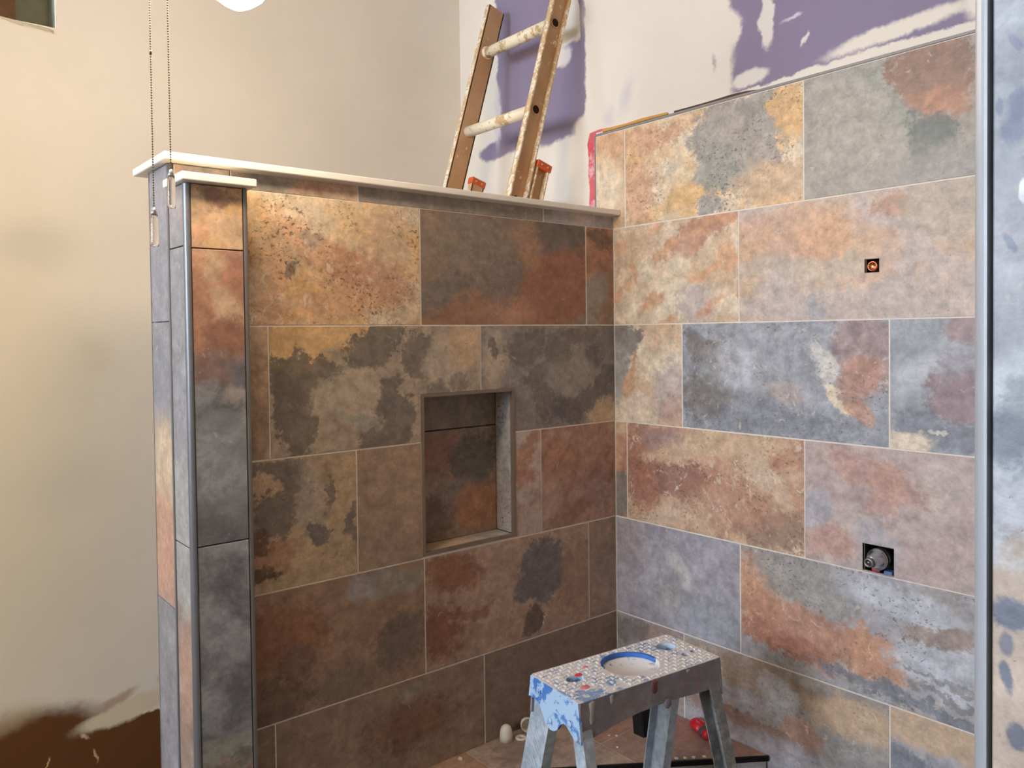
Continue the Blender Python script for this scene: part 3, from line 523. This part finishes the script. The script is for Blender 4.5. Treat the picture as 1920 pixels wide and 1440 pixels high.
bench_tile([(j1, 0), (j2, 0), (j2, onfront(j2)[1]+0.006), (j1, onfront(j1)[1]+0.006)], S(base=((180, 154, 132), (164, 140, 122)), spk=.25, flk=.3, patches=[(.4, .7, .3, .2, 0, (150, 122, 104), .5)]))
bench_tile([(0, 0), (j1, 0), (j1, -0.212)] + [(0, -0.212)], S(base=((176, 128, 102), (160, 118, 98)), spk=.3, flk=.2))
bench_tile([(0, -0.212), (j1, -0.212), (j1, onfront(j1)[1]+0.006), (0, by1+0.005)], S(base=((168, 128, 108), (150, 120, 106)), spk=.3, flk=.3, patches=[(.8, .7, .25, .2, 0, (160, 108, 96), .5)]))
fd = Vector((0-bx0, by1, 0)).normalized(); nd = Vector((fd.y, -fd.x, 0))
if nd.y > 0: nd = -nd
bm = bmesh.new(); L = math.hypot(bx0, by1)
mtx = Matrix((fd, -nd, Vector((0, 0, 1)))).transposed().to_4x4(); mtx.translation = Vector((bx0-BO.x, 0-BO.y, 0))
bm_box(bm, 0.012, L-0.006, -0.001, 0.006, BZ+F-0.014, BZ+F+0.0008, 0.0015, 2, mtx)
from_bm('edge_trim', bm, simple('black_profile', (30, 28, 28), 0.45, 0.1, 30, 0.3), bench)
for k, (a, b) in enumerate(((0.02, 0.50), (0.503, L-0.012))):
    bm = bmesh.new(); bm_box(bm, 0, b-a, -0.0, 0.008, -0.34, 0.0, 0.001)
    sp = slate(b-a, 0.34, base=('lil', 'grey'), spk=.2)
    o = from_bm('front_tile', bm, sp, bench)
    mm = mtx.copy(); mm.translation = mtx @ Vector((a, 0.004, BZ+F-0.016)); o.matrix_local = mm

# ------------------------------------------------------------------ valve and pipe stubs in the tile holes
def chrome(name, c, rough=0.2): return simple(name, c, rough, 0.06, 60, 1.0)
Maxis = lambda x, u, z: frame((x, -u, z+F), (0, -1, 0), (0, 0, 1))      # local z points out of the wall (-x)
va = empty('shower_valve', (0.022, -0.855, -0.578+F)); tag(va, 'chrome shower valve cartridge poking out of a square hole in the tile', 'valve')
MV = frame((0, 0, 0), (0, -1, 0), (0, 0, 1))
def lathe_part(name, prof, mat, parent, seg=24, pre=Matrix()):
    bm = bmesh.new(); bm_lathe(bm, prof, seg, pre); o = from_bm(name, bm, mat, parent, True); return o
Mc = chrome('chrome', (186, 190, 198), 0.28)
lathe_part('body', [(0, -.03), (.026, -.03), (.026, .012), (.0235, .014), (.0235, .020), (.026, .021), (.026, .026), (.022, .028), (.021, .034), (.0135, .056), (.0128, .058), (0, .058)], Mc, va, 28, MV)
lathe_part('stem', [(0, .056), (.0105, .056), (.0105, .070), (.0095, .0715), (.0072, .0715), (.0068, .064), (0, .064)], chrome('brushed_steel', (168, 166, 164), 0.35), va, 20, MV)
lathe_part('stem_core', [(0, .060), (.0048, .060), (.0048, .0705), (.0035, .072), (0, .072)], chrome('dark_steel', (110, 108, 108), 0.35), va, 16, MV)
bm = bmesh.new(); bm_box(bm, -0.010, 0.002, 0.002, 0.022, -0.036, -0.026, 0.002)
from_bm('mounting_tab', bm, simple('red_plastic_tab', (196, 60, 70), 0.4), va)
bm = bmesh.new(); bm_box(bm, -0.015, 0.005, -0.030, -0.010, -0.037, -0.027, 0.002)
from_bm('bracket', bm, simple('blue_plastic_bracket', (112, 134, 172), 0.5), va)
cp = empty('copper_pipe', (0.034, -0.841, 0.1275+F)); tag(cp, 'capped copper pipe stub inside the small square hole in the tile', 'pipe')
Mcu = chrome('copper', (214, 140, 104), 0.3)
lathe_part('pipe', [(0, -.03), (.0125, -.03), (.0125, .030), (.0115, .032), (.0095, .032), (.009, .026), (0, .026)], Mcu, cp, 24, MV)
lathe_part('collar', [(.0125, .005), (.0142, .006), (.0142, .018), (.0125, .019)], Mcu, cp, 24, MV)

# ------------------------------------------------------------------ extension ladder leaning behind the half wall
M_rail = splat('paint_spotted_rail', (198, 160, 122), (230, 216, 190), 0.26, 60, (186, 144, 104))
M_rail_edge = splat('paint_caked_edge', (200, 168, 126), (232, 222, 200), 0.50, 90)
M_rung = splat('paint_covered_rung', (198, 172, 128), (232, 220, 192), 0.60, 40, (190, 160, 110))
M_orange_cap = splat('orange_end_cap', (206, 96, 52), (226, 180, 140), 0.2, 30)
M_hole = simple('rung_hole', (38, 22, 12), 0.9)
lad_tilt = math.atan(0.30)
# ladder local frame: z along the rails, y across, x towards the right wall (normal)
zr = lambda L_: None
ld = empty('extension_ladder', (-0.105-(0.985+F)*0.30, 0.33, 0)); tag(ld, 'paint-spattered wooden-brown extension ladder leaning on the purple wall', 'ladder')
ld.rotation_euler = (0, lad_tilt, 0)
Ltot = (1.155+F)/math.cos(lad_tilt)
def rail(y, web_out, x0, x1, z0, z1, name, mats, parent, hole_z=(), fl=0.022, end_cut=False):
    """channel rail: web plate in the xz plane at y, flanges on the side given by web_out"""
    t = 0.005; s = web_out
    bm = bmesh.new(); bm_box(bm, x0, x1, min(y, y+s*t), max(y, y+s*t), z0, z1, 0.001)
    r_ = from_bm(name, bm, mats[0], parent)
    for xa, xb in ((x0, x0+0.007), (x1-0.007, x1)):
        bm = bmesh.new(); bm_box(bm, xa, xb, min(y, y+s*fl), max(y, y+s*fl), z0, z1, 0.0015)
        from_bm('flange', bm, mats[1], r_)
    for hz in hole_z:
        bm = bmesh.new()
        yy = y+s*t
        bm_lathe(bm, [(0.0, 0.0), (.0135, 0.0), (.0135, .0012), (0, .0012)], 20, Matrix.Translation((0.002, yy, hz)) @ Matrix.Rotation(-s*math.pi/2, 4, 'X'))
        from_bm('rung_end', bm, M_hole, r_)
        bm = bmesh.new()
        bm_lathe(bm, [(.0135, 0.0), (.019, 0.0), (.018, .0018), (.0135, .0024)], 20, Matrix.Translation((0.002, yy, hz)) @ Matrix.Rotation(-s*math.pi/2, 4, 'X'))
        from_bm('rung_collar', bm, M_rail, r_)
    return r_
zr1 = (0.985+F)/math.cos(lad_tilt)
rung_z = [zr1-k*0.308 for k in range(8)]
ends = [z for z in rung_z if z > 1.5]
rail(-0.172, -1, -0.036, 0.036, 0.0, Ltot, 'rail', (M_rail, M_rail_edge), ld, ends)
rail(0.182, 1, -0.036, 0.036, 0.0, Ltot, 'rail', (M_rail, M_rail_edge), ld)
for z in rung_z:
    bm = bmesh.new(); bm_cyl(bm, (0, -0.17, z), (0, 0.181, z), 0.0195, 18); from_bm('rung', bm, M_rung, ld, True)
bm = bmesh.new(); bm_lathe(bm, [(.0195, 0), (.024, 0), (.023, .006), (.0195, .008)], 18, Matrix.Translation((0, 0.1805, rung_z[0])) @ Matrix.Rotation(math.pi/2, 4, 'X')); from_bm('rung_collar', bm, M_rung, ld, True)
# lower fly section behind, capped rail tops
L2 = (0.53+F)/math.cos(lad_tilt)
for y, s, dz in ((-0.172, -1, 0.0), (0.150, 1, 0.0)):
    r_ = rail(y, s, 0.045, 0.100, 0.0, L2+dz, 'rear_rail', (M_rail, M_rail_edge), ld, ())
    bm = bmesh.new(); bm_box(bm, 0.042, 0.103, min(y-s*0.002, y+s*0.026), max(y-s*0.002, y+s*0.026), L2+dz-0.012, L2+dz+0.012, 0.002)
    c_ = from_bm('rail_cap', bm, M_orange_cap, r_)
    for xx in (0.060, 0.085):
        bm = bmesh.new(); bm_lathe(bm, [(0, 0), (.004, 0), (.003, .002), (0, .0025)], 12, Matrix.Translation((xx, y+(s*0.026 if s < 0 else -0.002), L2+dz)) @ Matrix.Rotation(math.pi/2, 4, 'X'))
        from_bm('rivet', bm, M_rail, r_)
bm = bmesh.new(); bm_cyl(bm, (0.072, -0.17, L2-0.10), (0.072, 0.15, L2-0.10), 0.016, 16); from_bm('rung', bm, M_rung, ld, True)

# ------------------------------------------------------------------ paint-covered stepladder
SZ = -0.770; sc0 = (-0.5715, -0.565)
yaw_s = math.atan2(-0.046, 0.414)
st = empty('stepladder', (sc0[0], sc0[1], 0), yaw_s); tag(st, 'small aluminium stepladder caked in blue and white paint', 'stepladder')
TW, TD, TH = 0.205, 0.086, 0.070       # half length, half depth, apron height
M_top = splat('paint_top', (110, 146, 196), (214, 212, 214), 0.60, 36, (160, 178, 206), extra=(206, 160, 170))
M_tread = splat('paint_tread', (150, 172, 204), (232, 229, 229), 0.86, 50, (190, 200, 216), extra=(214, 176, 184))
M_blue = splat('paint_blue_end', (70, 120, 190), (176, 202, 228), 0.58, 46, (98, 146, 206))
M_apron = splat('paint_apron', (124, 122, 128), (150, 146, 148), 0.40, 26, (134, 124, 126), extra=(136, 104, 106), soft=0.12)
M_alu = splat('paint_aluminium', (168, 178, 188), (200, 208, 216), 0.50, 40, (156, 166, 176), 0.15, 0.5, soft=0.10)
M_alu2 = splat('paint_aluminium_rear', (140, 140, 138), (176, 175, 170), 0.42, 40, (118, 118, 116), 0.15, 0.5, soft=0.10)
zt = SZ+F
def curve_plate(name, outer, holes, thick, mat, parent, loc, bev=0.0):
    cu = bpy.data.curves.new('outline', 'CURVE'); cu.dimensions = '2D'; cu.fill_mode = 'BOTH'; cu.extrude = thick/2
    for pts in [outer]+holes:
        sp = cu.splines.new('POLY'); sp.points.add(len(pts)-1)
        for q_, p_ in zip(sp.points, pts): q_.co = (p_[0], p_[1], 0, 1)
        sp.use_cyclic_u = True
    tmp = bpy.data.objects.new('outline', cu); col.objects.link(tmp)
    dg = bpy.context.evaluated_depsgraph_get(); me = bpy.data.meshes.new_from_object(tmp.evaluated_get(dg))
    bpy.data.objects.remove(tmp); bpy.data.curves.remove(cu)
    me.name = name; me.materials.clear(); me.materials.append(mat)
    o = link(bpy.data.objects.new(name, me), parent); o.location = loc; return o
def circ(cx, cy, rx, ry, n=28): return [(cx+rx*math.cos(2*math.pi*k/n), cy+ry*math.sin(2*math.pi*k/n)) for k in range(n)]
def rrect(hw, hh, r, n=5):
    out = []
    for sx, sy, a0_ in ((1, 1, 0), (-1, 1, 90), (-1, -1, 180), (1, -1, 270)):
        for k in range(n+1):
            a = math.radians(a0_+90*k/n); out.append((sx*(hw-r)+r*math.cos(a), sy*(hh-r)+r*math.sin(a)))
    return out
RC = (0.012, 0.004, 0.068)             # recess centre and radius
def crescent(): return circ(RC[0], RC[1], RC[2], RC[2]*0.94, 40)
holes = [crescent(), circ(-0.139, 0.012, 0.022, 0.015), circ(0.148, 0.030, 0.024, 0.021), circ(0.150, -0.030, 0.010, 0.009, 16), circ(0.179, -0.028, 0.009, 0.008, 16)]
for hx, hy, rx, ry in ((-0.139, .012, .022, .015), (.148, .03, .024, .021), (.15, -.03, .01, .009), (.179, -.028, .009, .008)):
    bm = bmesh.new(); bm_lathe(bm, [(1, -.022), (1, -.0002), (1.06, -.0002), (1.06, -.022)], 24, Matrix.Translation((hx, hy, zt)) @ Matrix.Diagonal((rx, ry, 1, 1)))
    from_bm('hole_sleeve', bm, M_blue, st, True)
top = curve_plate('top', rrect(TW, TD, 0.008), holes, 0.006, M_top, st, (0, 0, zt-0.003))
bm = bmesh.new(); bm_lathe(bm, [(0, -.011), (.066, -.011), (.0675, -.009), (.068, -.001)], 40, Matrix.Translation((RC[0], RC[1], 0)) @ Matrix.Scale(0.94, 4, (0, 1, 0)))
o = from_bm('recess', bm, splat('paint_recess', (96, 140, 200), (222, 220, 220), 0.80, 24, (120, 160, 206)), st, True); o.location = (0, 0, zt)
bm = bmesh.new()
for k in range(26):                    # dried blue rim along the far side of the recess
    a = math.radians(-5+165*k/25); r_ = 0.0665
    bm_box(bm, -0.006, 0.006, -0.003, 0.003, -0.010, 0.0004, 0.001, 1, Matrix.Translation((RC[0]+r_*math.cos(a), RC[1]+r_*0.94*math.sin(a), 0)) @ Matrix.Rotation(a+math.pi/2, 4, 'Z'))
o = from_bm('recess_rim', bm, splat('dried_blue_paint', (60, 110, 186), (170, 196, 224), 0.30, 40), st); o.location = (0, 0, zt)
bm = bmesh.new()                       # tread pattern: short raised bars in a basket weave
nx, ny = 30, 12
for i in range(nx):
    for j in range(ny):
        x = -TW+0.012+(2*TW-0.024)*i/(nx-1); y = -TD+0.010+(2*TD-0.020)*j/(ny-1)
        if ((x-RC[0])/0.074)**2+((y-RC[1])/0.070)**2 < 1: continue
        if any(((x-hx)/(rx+.006))**2+((y-hy)/(ry+.006))**2 < 1 for hx, hy, rx, ry in ((-0.139, .012, .022, .015), (.148, .03, .024, .021), (.15, -.03, .01, .009), (.179, -.028, .009, .008))): continue
        if x < -0.06 and y < -0.045 and random.random() < 0.7: continue
        a = 0 if (i+j) % 2 else math.pi/2
        bm_box(bm, -0.0050, 0.0050, -0.0021, 0.0021, 0, 0.0019, 0, 1, Matrix.Translation((x, y, -0.0002)) @ Matrix.Rotation(a, 4, 'Z'))
o = from_bm('tread_pattern', bm, M_tread, st); o.location = (0, 0, zt); o['kind'] = 'stuff'
# aprons: long sides, shaped ends
def apron_side(y, s):
    bm = bmesh.new()
    pts = [(-TW+0.003, 0), (TW-0.003, 0), (TW+0.002, -0.050), (TW-0.004, -0.064), (TW-0.03, -0.066), (0.05, -0.058), (-0.05, -0.060), (-0.10, -0.066), (-0.17, -0.078), (-TW-0.002, -0.080)]
    bm_prism(bm, pts, 0, 0.005, Matrix.Rotation(math.pi/2, 4, 'X'))
    o = from_bm('apron', bm, M_apron, st); o.location = (0, y, zt-0.001); return o
ap = apron_side(-TD+0.004, -1); apron_side(TD-0.0005, 1)
def apron_end(x, mat):
    bm = bmesh.new(); pts = [(-TD+0.002, 0), (-TD-0.006, -0.082), (-0.072, -0.080), (-0.045, -0.062)]
    pts += [(-0.035, -0.060), (-0.024, -0.066), (-0.012, -0.082), (0.0, -0.090), (0.014, -0.092), (0.030, -0.084), (0.042, -0.066), (0.052, -0.050), (0.070, -0.046), (TD+0.006, -0.048), (TD-0.002, 0)]
    mtx = Matrix(((0, 0, 1, 0), (1, 0, 0, 0), (0, 1, 0, 0), (0, 0, 0, 1)))
    bm_prism(bm, pts, -0.003, 0.003, mtx)
    o = from_bm('end_apron', bm, mat, st); o.location = (x, 0, zt-0.001); return o
e1 = apron_end(-TW+0.002, M_blue); apron_end(TW-0.002, M_apron)
for yy, zz in ((0.052, -0.026), (0.012, -0.072), (-0.056, -0.052)):
    bm = bmesh.new(); bm_lathe(bm, [(0, 0), (.0075, 0), (.006, .0028), (.0025, .0034), (0, .003)], 14, Matrix.Translation((-0.003, yy, zz)) @ Matrix.Rotation(-math.pi/2, 4, 'Y'))
    from_bm('rivet', bm, M_blue, e1, True)
# drips on the long apron
M_drip = simple('dried_drip', (158, 150, 146), 0.35, 0.1, 40)
for dx, l, r_, mt_ in ((-0.172, 0.050, 0.0075, M_drip), (-0.120, 0.022, 0.005, M_drip), (0.0, 0.030, 0.009, simple('red_brown_drip', (110, 62, 60), 0.4)), (0.10, 0.010, 0.006, M_drip)):
    bm = bmesh.new(); bm_lathe(bm, [(0, -l), (r_*0.7, -l+0.003), (r_, -l+0.010), (r_*0.75, -l*0.5), (r_*1.2, -0.004), (0, 0)], 12, Matrix.Translation((dx, -0.005, -0.001)) @ Matrix.Scale(0.35, 4, (0, 1, 0)))
    from_bm('paint_drip', bm, mt_, ap, True)
bm = bmesh.new(); bm_lathe(bm, [(0, 0), (.011, .001), (.011, .003), (.007, .005), (0, .006)], 12, Matrix.Translation((0.035, -0.006, -0.060)) @ Matrix.Rotation(math.pi/2, 4, 'X'))
from_bm('rivet', bm, splat('mauve_paint', (128, 116, 130), (160, 154, 164), .3), ap, True)
for px_, py_, r_, c_ in ((-0.122, 0.022, 0.010, (206, 62, 70)), (-0.148, -0.034, 0.012, (212, 120, 130)), (-0.160, 0.038, 0.012, (226, 222, 220)), (-0.085, 0.045, 0.008, (206, 130, 140)), (0.045, -0.028, 0.010, (226, 222, 220))):
    bm = bmesh.new(); bm_lathe(bm, [(r_, 0), (r_*.8, .0018), (0, .0026)], 14, Matrix.Scale(0.7, 4, (0, 1, 0)))
    o = from_bm('paint_blob', bm, simple('paint_blob', c_, 0.3, 0.1, 60), st, True); o.location = (px_, py_, zt)
# legs: wide front rails on the far side, slimmer rear legs on the near side
def leg(name, top_, bot, wid, fl, inward, mat):
    """channel leg: web faces the ladder's side, flanges point inwards"""
    a, b = Vector(top_), Vector(bot); d = (a-b); L_ = d.length
    zax = d.normalized(); xax = Vector((1, 0, 0)); yax = zax.cross(xax).normalized(); xax = yax.cross(zax)
    mt = Matrix((xax, yax, zax)).transposed().to_4x4(); mt.translation = b
    s = inward; t = 0.003
    pts = [(0, -wid/2), (0, wid/2), (s*fl, wid/2), (s*fl, wid/2-t), (s*t, wid/2-t), (s*t, -wid/2+t), (s*fl, -wid/2+t), (s*fl, -wid/2)]
    bm = bmesh.new(); bm_prism(bm, pts, 0.012, L_); o = from_bm(name, bm, mat, st); o.matrix_local = mt
    bm = bmesh.new(); bm_box(bm, min(0, s*fl)-0.002, max(0, s*fl)+0.002, -wid/2-0.002, wid/2+0.002, 0.0, 0.03, 0.003)
    f_ = from_bm('foot', bm, simple('black_rubber', (34, 34, 36), 0.8), o)
    return o, mt
l1, m1_ = leg('front_leg', (-TW+0.007, 0.048, zt-0.040), (-TW-0.030, 0.215, 0.0), 0.066, 0.026, 1, M_alu)
l2, m2_ = leg('front_leg', (TW-0.007, 0.048, zt-0.008), (TW+0.030, 0.215, 0.0), 0.066, 0.026, -1, M_alu)
leg('rear_leg', (-TW+0.007, -0.062, zt-0.030), (-TW-0.020, -0.250, 0.0), 0.034, 0.026, 1, M_alu)
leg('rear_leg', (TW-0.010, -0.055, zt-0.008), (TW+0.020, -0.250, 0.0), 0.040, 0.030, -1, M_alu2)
for zz in (0.14, 0.36):
    k = 1-zz/zt; yc = 0.048+(0.215-0.048)*k; xe = TW-0.006+0.036*k
    bm = bmesh.new(); bm_box(bm, -xe, xe, yc-0.036, yc+0.036, zz-0.022, zz, 0.002)
    from_bm('step', bm, M_alu, st)
for zz in (0.18,):
    k = 1-zz/zt; yc = -0.062-(0.250-0.062)*k; xe = TW-0.010+0.026*k
    bm = bmesh.new(); bm_box(bm, -xe, xe, yc-0.008, yc+0.008, zz-0.012, zz+0.012, 0.002)
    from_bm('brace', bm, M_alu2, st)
# ribbed wear strip on the visible front leg
bm = bmesh.new()
for k in range(10):
    bm_box(bm, -0.0012, 0.0002, -0.020, 0.016, 0, 0.002, 0, 1, Matrix.Translation((0, 0, 0.56+k*0.012)) @ Matrix.Rotation(math.radians(38), 4, 'X'))
from_bm('leg_ribs', bm, M_alu, l1)
# black folding spreader inside the far leg
bm = bmesh.new(); bm_box(bm, -0.060, -0.028, -0.020, 0.020, zt-0.30, zt-0.125, 0.003, 1, Matrix.Rotation(math.radians(-6), 4, 'X'))
o = from_bm('spreader', bm, splat('black_spreader', (22, 21, 22), (150, 150, 150), 0.10, 40), st); o.location = (TW+0.036, 0.118, 0.02)

# ------------------------------------------------------------------ loose things on the bench
def thing_mesh(name, bm, mat, loc, label, cat, group=None, rot=(0, 0, 0), smooth=True):
    o = from_bm(name, bm, mat, None, smooth); o.location = loc; o.rotation_euler = rot; tag(o, label, cat, group); return o
M_cream = simple('cream_plastic', (226, 216, 198), 0.35, 0.03, 40)
bz = BZ+F
bm = bmesh.new(); bm_lathe(bm, [(0, 0.0), (.0185, 0.0), (.0185, .014), (.0172, .028), (.0135, .038), (.0075, .0435), (0, .045)], 28)
thing_mesh('bolt_cap', bm, M_cream, (-0.488, -0.026, bz+0.0002), 'cream plastic domed bolt cap standing upright on the bench', 'cap')
bm = bmesh.new(); bm_lathe(bm, [(.0045, 0), (.0165, 0), (.017, .0015), (.016, .0035), (.0045, .0035), (.0045, 0)], 28)
thing_mesh('cap_washer', bm, M_cream, (-0.449, -0.046, bz+0.0004), 'flat cream plastic washer with a centre hole lying on the bench', 'washer')
bm = bmesh.new(); bm_lathe(bm, [(.0195, -.012), (.0205, 0), (.0175, 0.0005), (.0165, -.012), (.013, -.028), (0, -.034), (.0145, -.030), (.0195, -.012)], 28)
thing_mesh('bolt_cap', bm, M_cream, (-0.414, -0.034, bz+0.0213), 'cream plastic bolt cap tipped on its side with its hollow showing', 'cap', None, (math.radians(82), 0, math.radians(-28)))
rb = empty('red_bottle', (-0.040, -0.366, bz), math.radians(-112)); tag(rb, 'small red plastic bottle with a dark label band lying on the bench', 'bottle')
M_redp = simple('red_plastic', (196, 36, 44), 0.3, 0.1, 50)
def lie(prof, name, mat, seg=24, smooth=True):
    bm = bmesh.new(); bm_lathe(bm, prof, seg, Matrix.Translation((0, 0, 0.0155)) @ Matrix.Scale(0.72, 4, (0, 0, 1)) @ Matrix.Rotation(math.pi/2, 4, 'Y'))
    return from_bm(name, bm, mat, rb, smooth)
lie([(0, -.045), (.014, -.045), (.020, -.038), (.0215, -.025), (.0215, .012), (.021, .012), (.021, .030), (.0215, .030), (.0205, .042), (.016, .047), (0, .047)], 'body', M_redp)
lie([(.0212, .0125), (.0222, .0135), (.0222, .0285), (.0212, .0295)], 'label_band', simple('dark_label', (74, 70, 78), 0.4))
bm = bmesh.new()
for k, (xa, l) in enumerate(((-0.020, 0.016), (-0.013, 0.022), (-0.006, 0.018))):
    bm_box(bm, xa-0.0018, xa+0.0018, -l/2, l/2, 0.0296-0.0003, 0.0305, 0)
o = from_bm('print_lines', bm, simple('faded_print', (224, 150, 150), 0.5), rb)
M_chip = simple('plaster_chip', (224, 212, 184), 0.8)
def chip(x, y, r_, label, z=None):
    bm = bmesh.new(); rnd = random.Random(int(x*1e4))
    bmesh.ops.create_icosphere(bm, subdivisions=1, radius=r_)
    for v in bm.verts: v.co = Vector((v.co.x*rnd.uniform(.7, 1.3), v.co.y*rnd.uniform(.7, 1.3), max(-r_*0.3, v.co.z*0.45)))
    zmin = min(v.co.z for v in bm.verts)
    thing_mesh('plaster_chip', bm, M_chip, (x, y, bz-zmin+0.0003), label, 'debris', 'plaster crumbs on the bench', (0, 0, rnd.uniform(0, 3)), False)
chip(-0.648, -0.026, 0.009, 'lone cream plaster crumb on the bench left of the bolt caps')
for x_, y_ in ((-0.205, -0.405), (-0.185, -0.418), (-0.165, -0.432), (-0.140, -0.448), (-0.225, -0.392)):
    chip(x_, y_, 0.006, 'pale plaster crumb along the black front edge of the bench')
for x_, y_ in ((-0.25, -0.20), (-0.235, -0.215), (-0.28, -0.26)):
    chip(x_, y_, 0.004, 'tiny pale plaster crumb in the middle of the bench top')

# ------------------------------------------------------------------ ceiling light with pull chains
HX, HY = -1.485, -0.355
cl = empty('ceiling_light', (HX, HY, ZC+F)); tag(cl, 'ceiling light with glowing glass shades and two beaded pull chains', 'lamp')
M_nick = chrome('brushed_nickel', (176, 176, 176), 0.3)
def rel(z): return z-ZC
lathe_part('canopy', [(0, 0), (.075, 0), (.070, -.03), (.02, -.05), (0, -.05)], M_nick, cl)
lathe_part('down_rod', [(0, -.04), (.012, -.04), (.012, rel(0.80)), (0, rel(0.80))], M_nick, cl, 16)
lathe_part('housing', [(0, rel(.82)), (.03, rel(.81)), (.055, rel(.79)), (.055, rel(.735)), (.04, rel(.715)), (0, rel(.71))], M_nick, cl, 28)
nb = NB('glowing_glass'); e = nb.n.new('ShaderNodeEmission'); e.inputs[0].default_value = (1.0, 0.785, 0.575, 1); e.inputs[1].default_value = LAMP
nb.t.links.new(e.outputs[0], nb.n['Material Output'].inputs[0]); M_glow = nb.m
for ang in (12, 180):
    dx, dy = 0.152*math.cos(math.radians(ang)), 0.152*math.sin(math.radians(ang))
    bm = bmesh.new(); bm_cyl(bm, (0, 0, rel(.755)), (dx, dy, rel(.755)), 0.008, 12); ar = from_bm('arm', bm, M_nick, cl, True)
    bm = bmesh.new(); bm_lathe(bm, [(0, .025), (.026, .022), (.028, 0), (.026, -.016), (0, -.016)], 20, Matrix.Translation((dx, dy, rel(.752)))); from_bm('socket', bm, M_nick, ar, True)
    bm = bmesh.new(); bm_lathe(bm, [(0, 0), (.012, .0025), (.028, .011), (.045, .024), (.060, .045), (.068, .075), (.066, .105), (.052, .140), (.030, .160), (.0, .163)], 32, Matrix.Translation((dx, dy, rel(.572))))
    from_bm('glass_shade', bm, M_glow, cl, True)
M_bead = simple('antique_bead', (112, 100, 84), 0.35, 0.05, 100, 0.8)
M_ferr = chrome('ferrule_nickel', (206, 208, 212), 0.25)
nb = NB('clear_acrylic'); nb.b.inputs['Base Color'].default_value = (1, 0.97, 0.94, 1); nb.b.inputs['Transmission Weight'].default_value = 0.95; nb.b.inputs['Roughness'].default_value = 0.04; nb.b.inputs['IOR'].default_value = 1.49
M_acr = nb.m
bead = [(0, -.0016), (.0011, -.0011), (.0016, 0), (.0011, .0011), (0, .0016)]
for cx_, cy_, zb_, joint in ((-1.497, -0.347, 0.182, 0.455), (-1.4735, -0.365, 0.246, None)):
    pc = empty('pull_chain', (cx_-HX, cy_-HY, 0), 0, cl)
    bm = bmesh.new(); z = zb_+0.012; k = 0
    while z < 0.745:
        bm_lathe(bm, bead, 8, Matrix.Translation((0, 0, rel(z)))); z += 0.0043
    bm_cyl(bm, (0, 0, rel(zb_+.010)), (0, 0, rel(.745)), 0.0004, 5)
    from_bm('beads', bm, M_bead, pc, True)
    if joint:
        bm = bmesh.new(); bm_cyl(bm, (0, 0, rel(joint-.004)), (0, 0, rel(joint+.004)), 0.0021, 10); from_bm('connector', bm, M_bead, pc, True)
    bm = bmesh.new(); bm_lathe(bm, [(0, rel(zb_+.013)), (.0032, rel(zb_+.0125)), (.0045, rel(zb_+.006)), (.0062, rel(zb_)), (0, rel(zb_))], 18); from_bm('ferrule', bm, M_ferr, pc, True)
    bm = bmesh.new(); bm_lathe(bm, [(0, rel(zb_-.0003)), (.0056, rel(zb_-.0003)), (.0064, rel(zb_-.006)), (.0072, rel(zb_-.046)), (.0066, rel(zb_-.052)), (.003, rel(zb_-.053)), (0, rel(zb_-.051))], 20); from_bm('pendant', bm, M_acr, pc, True)
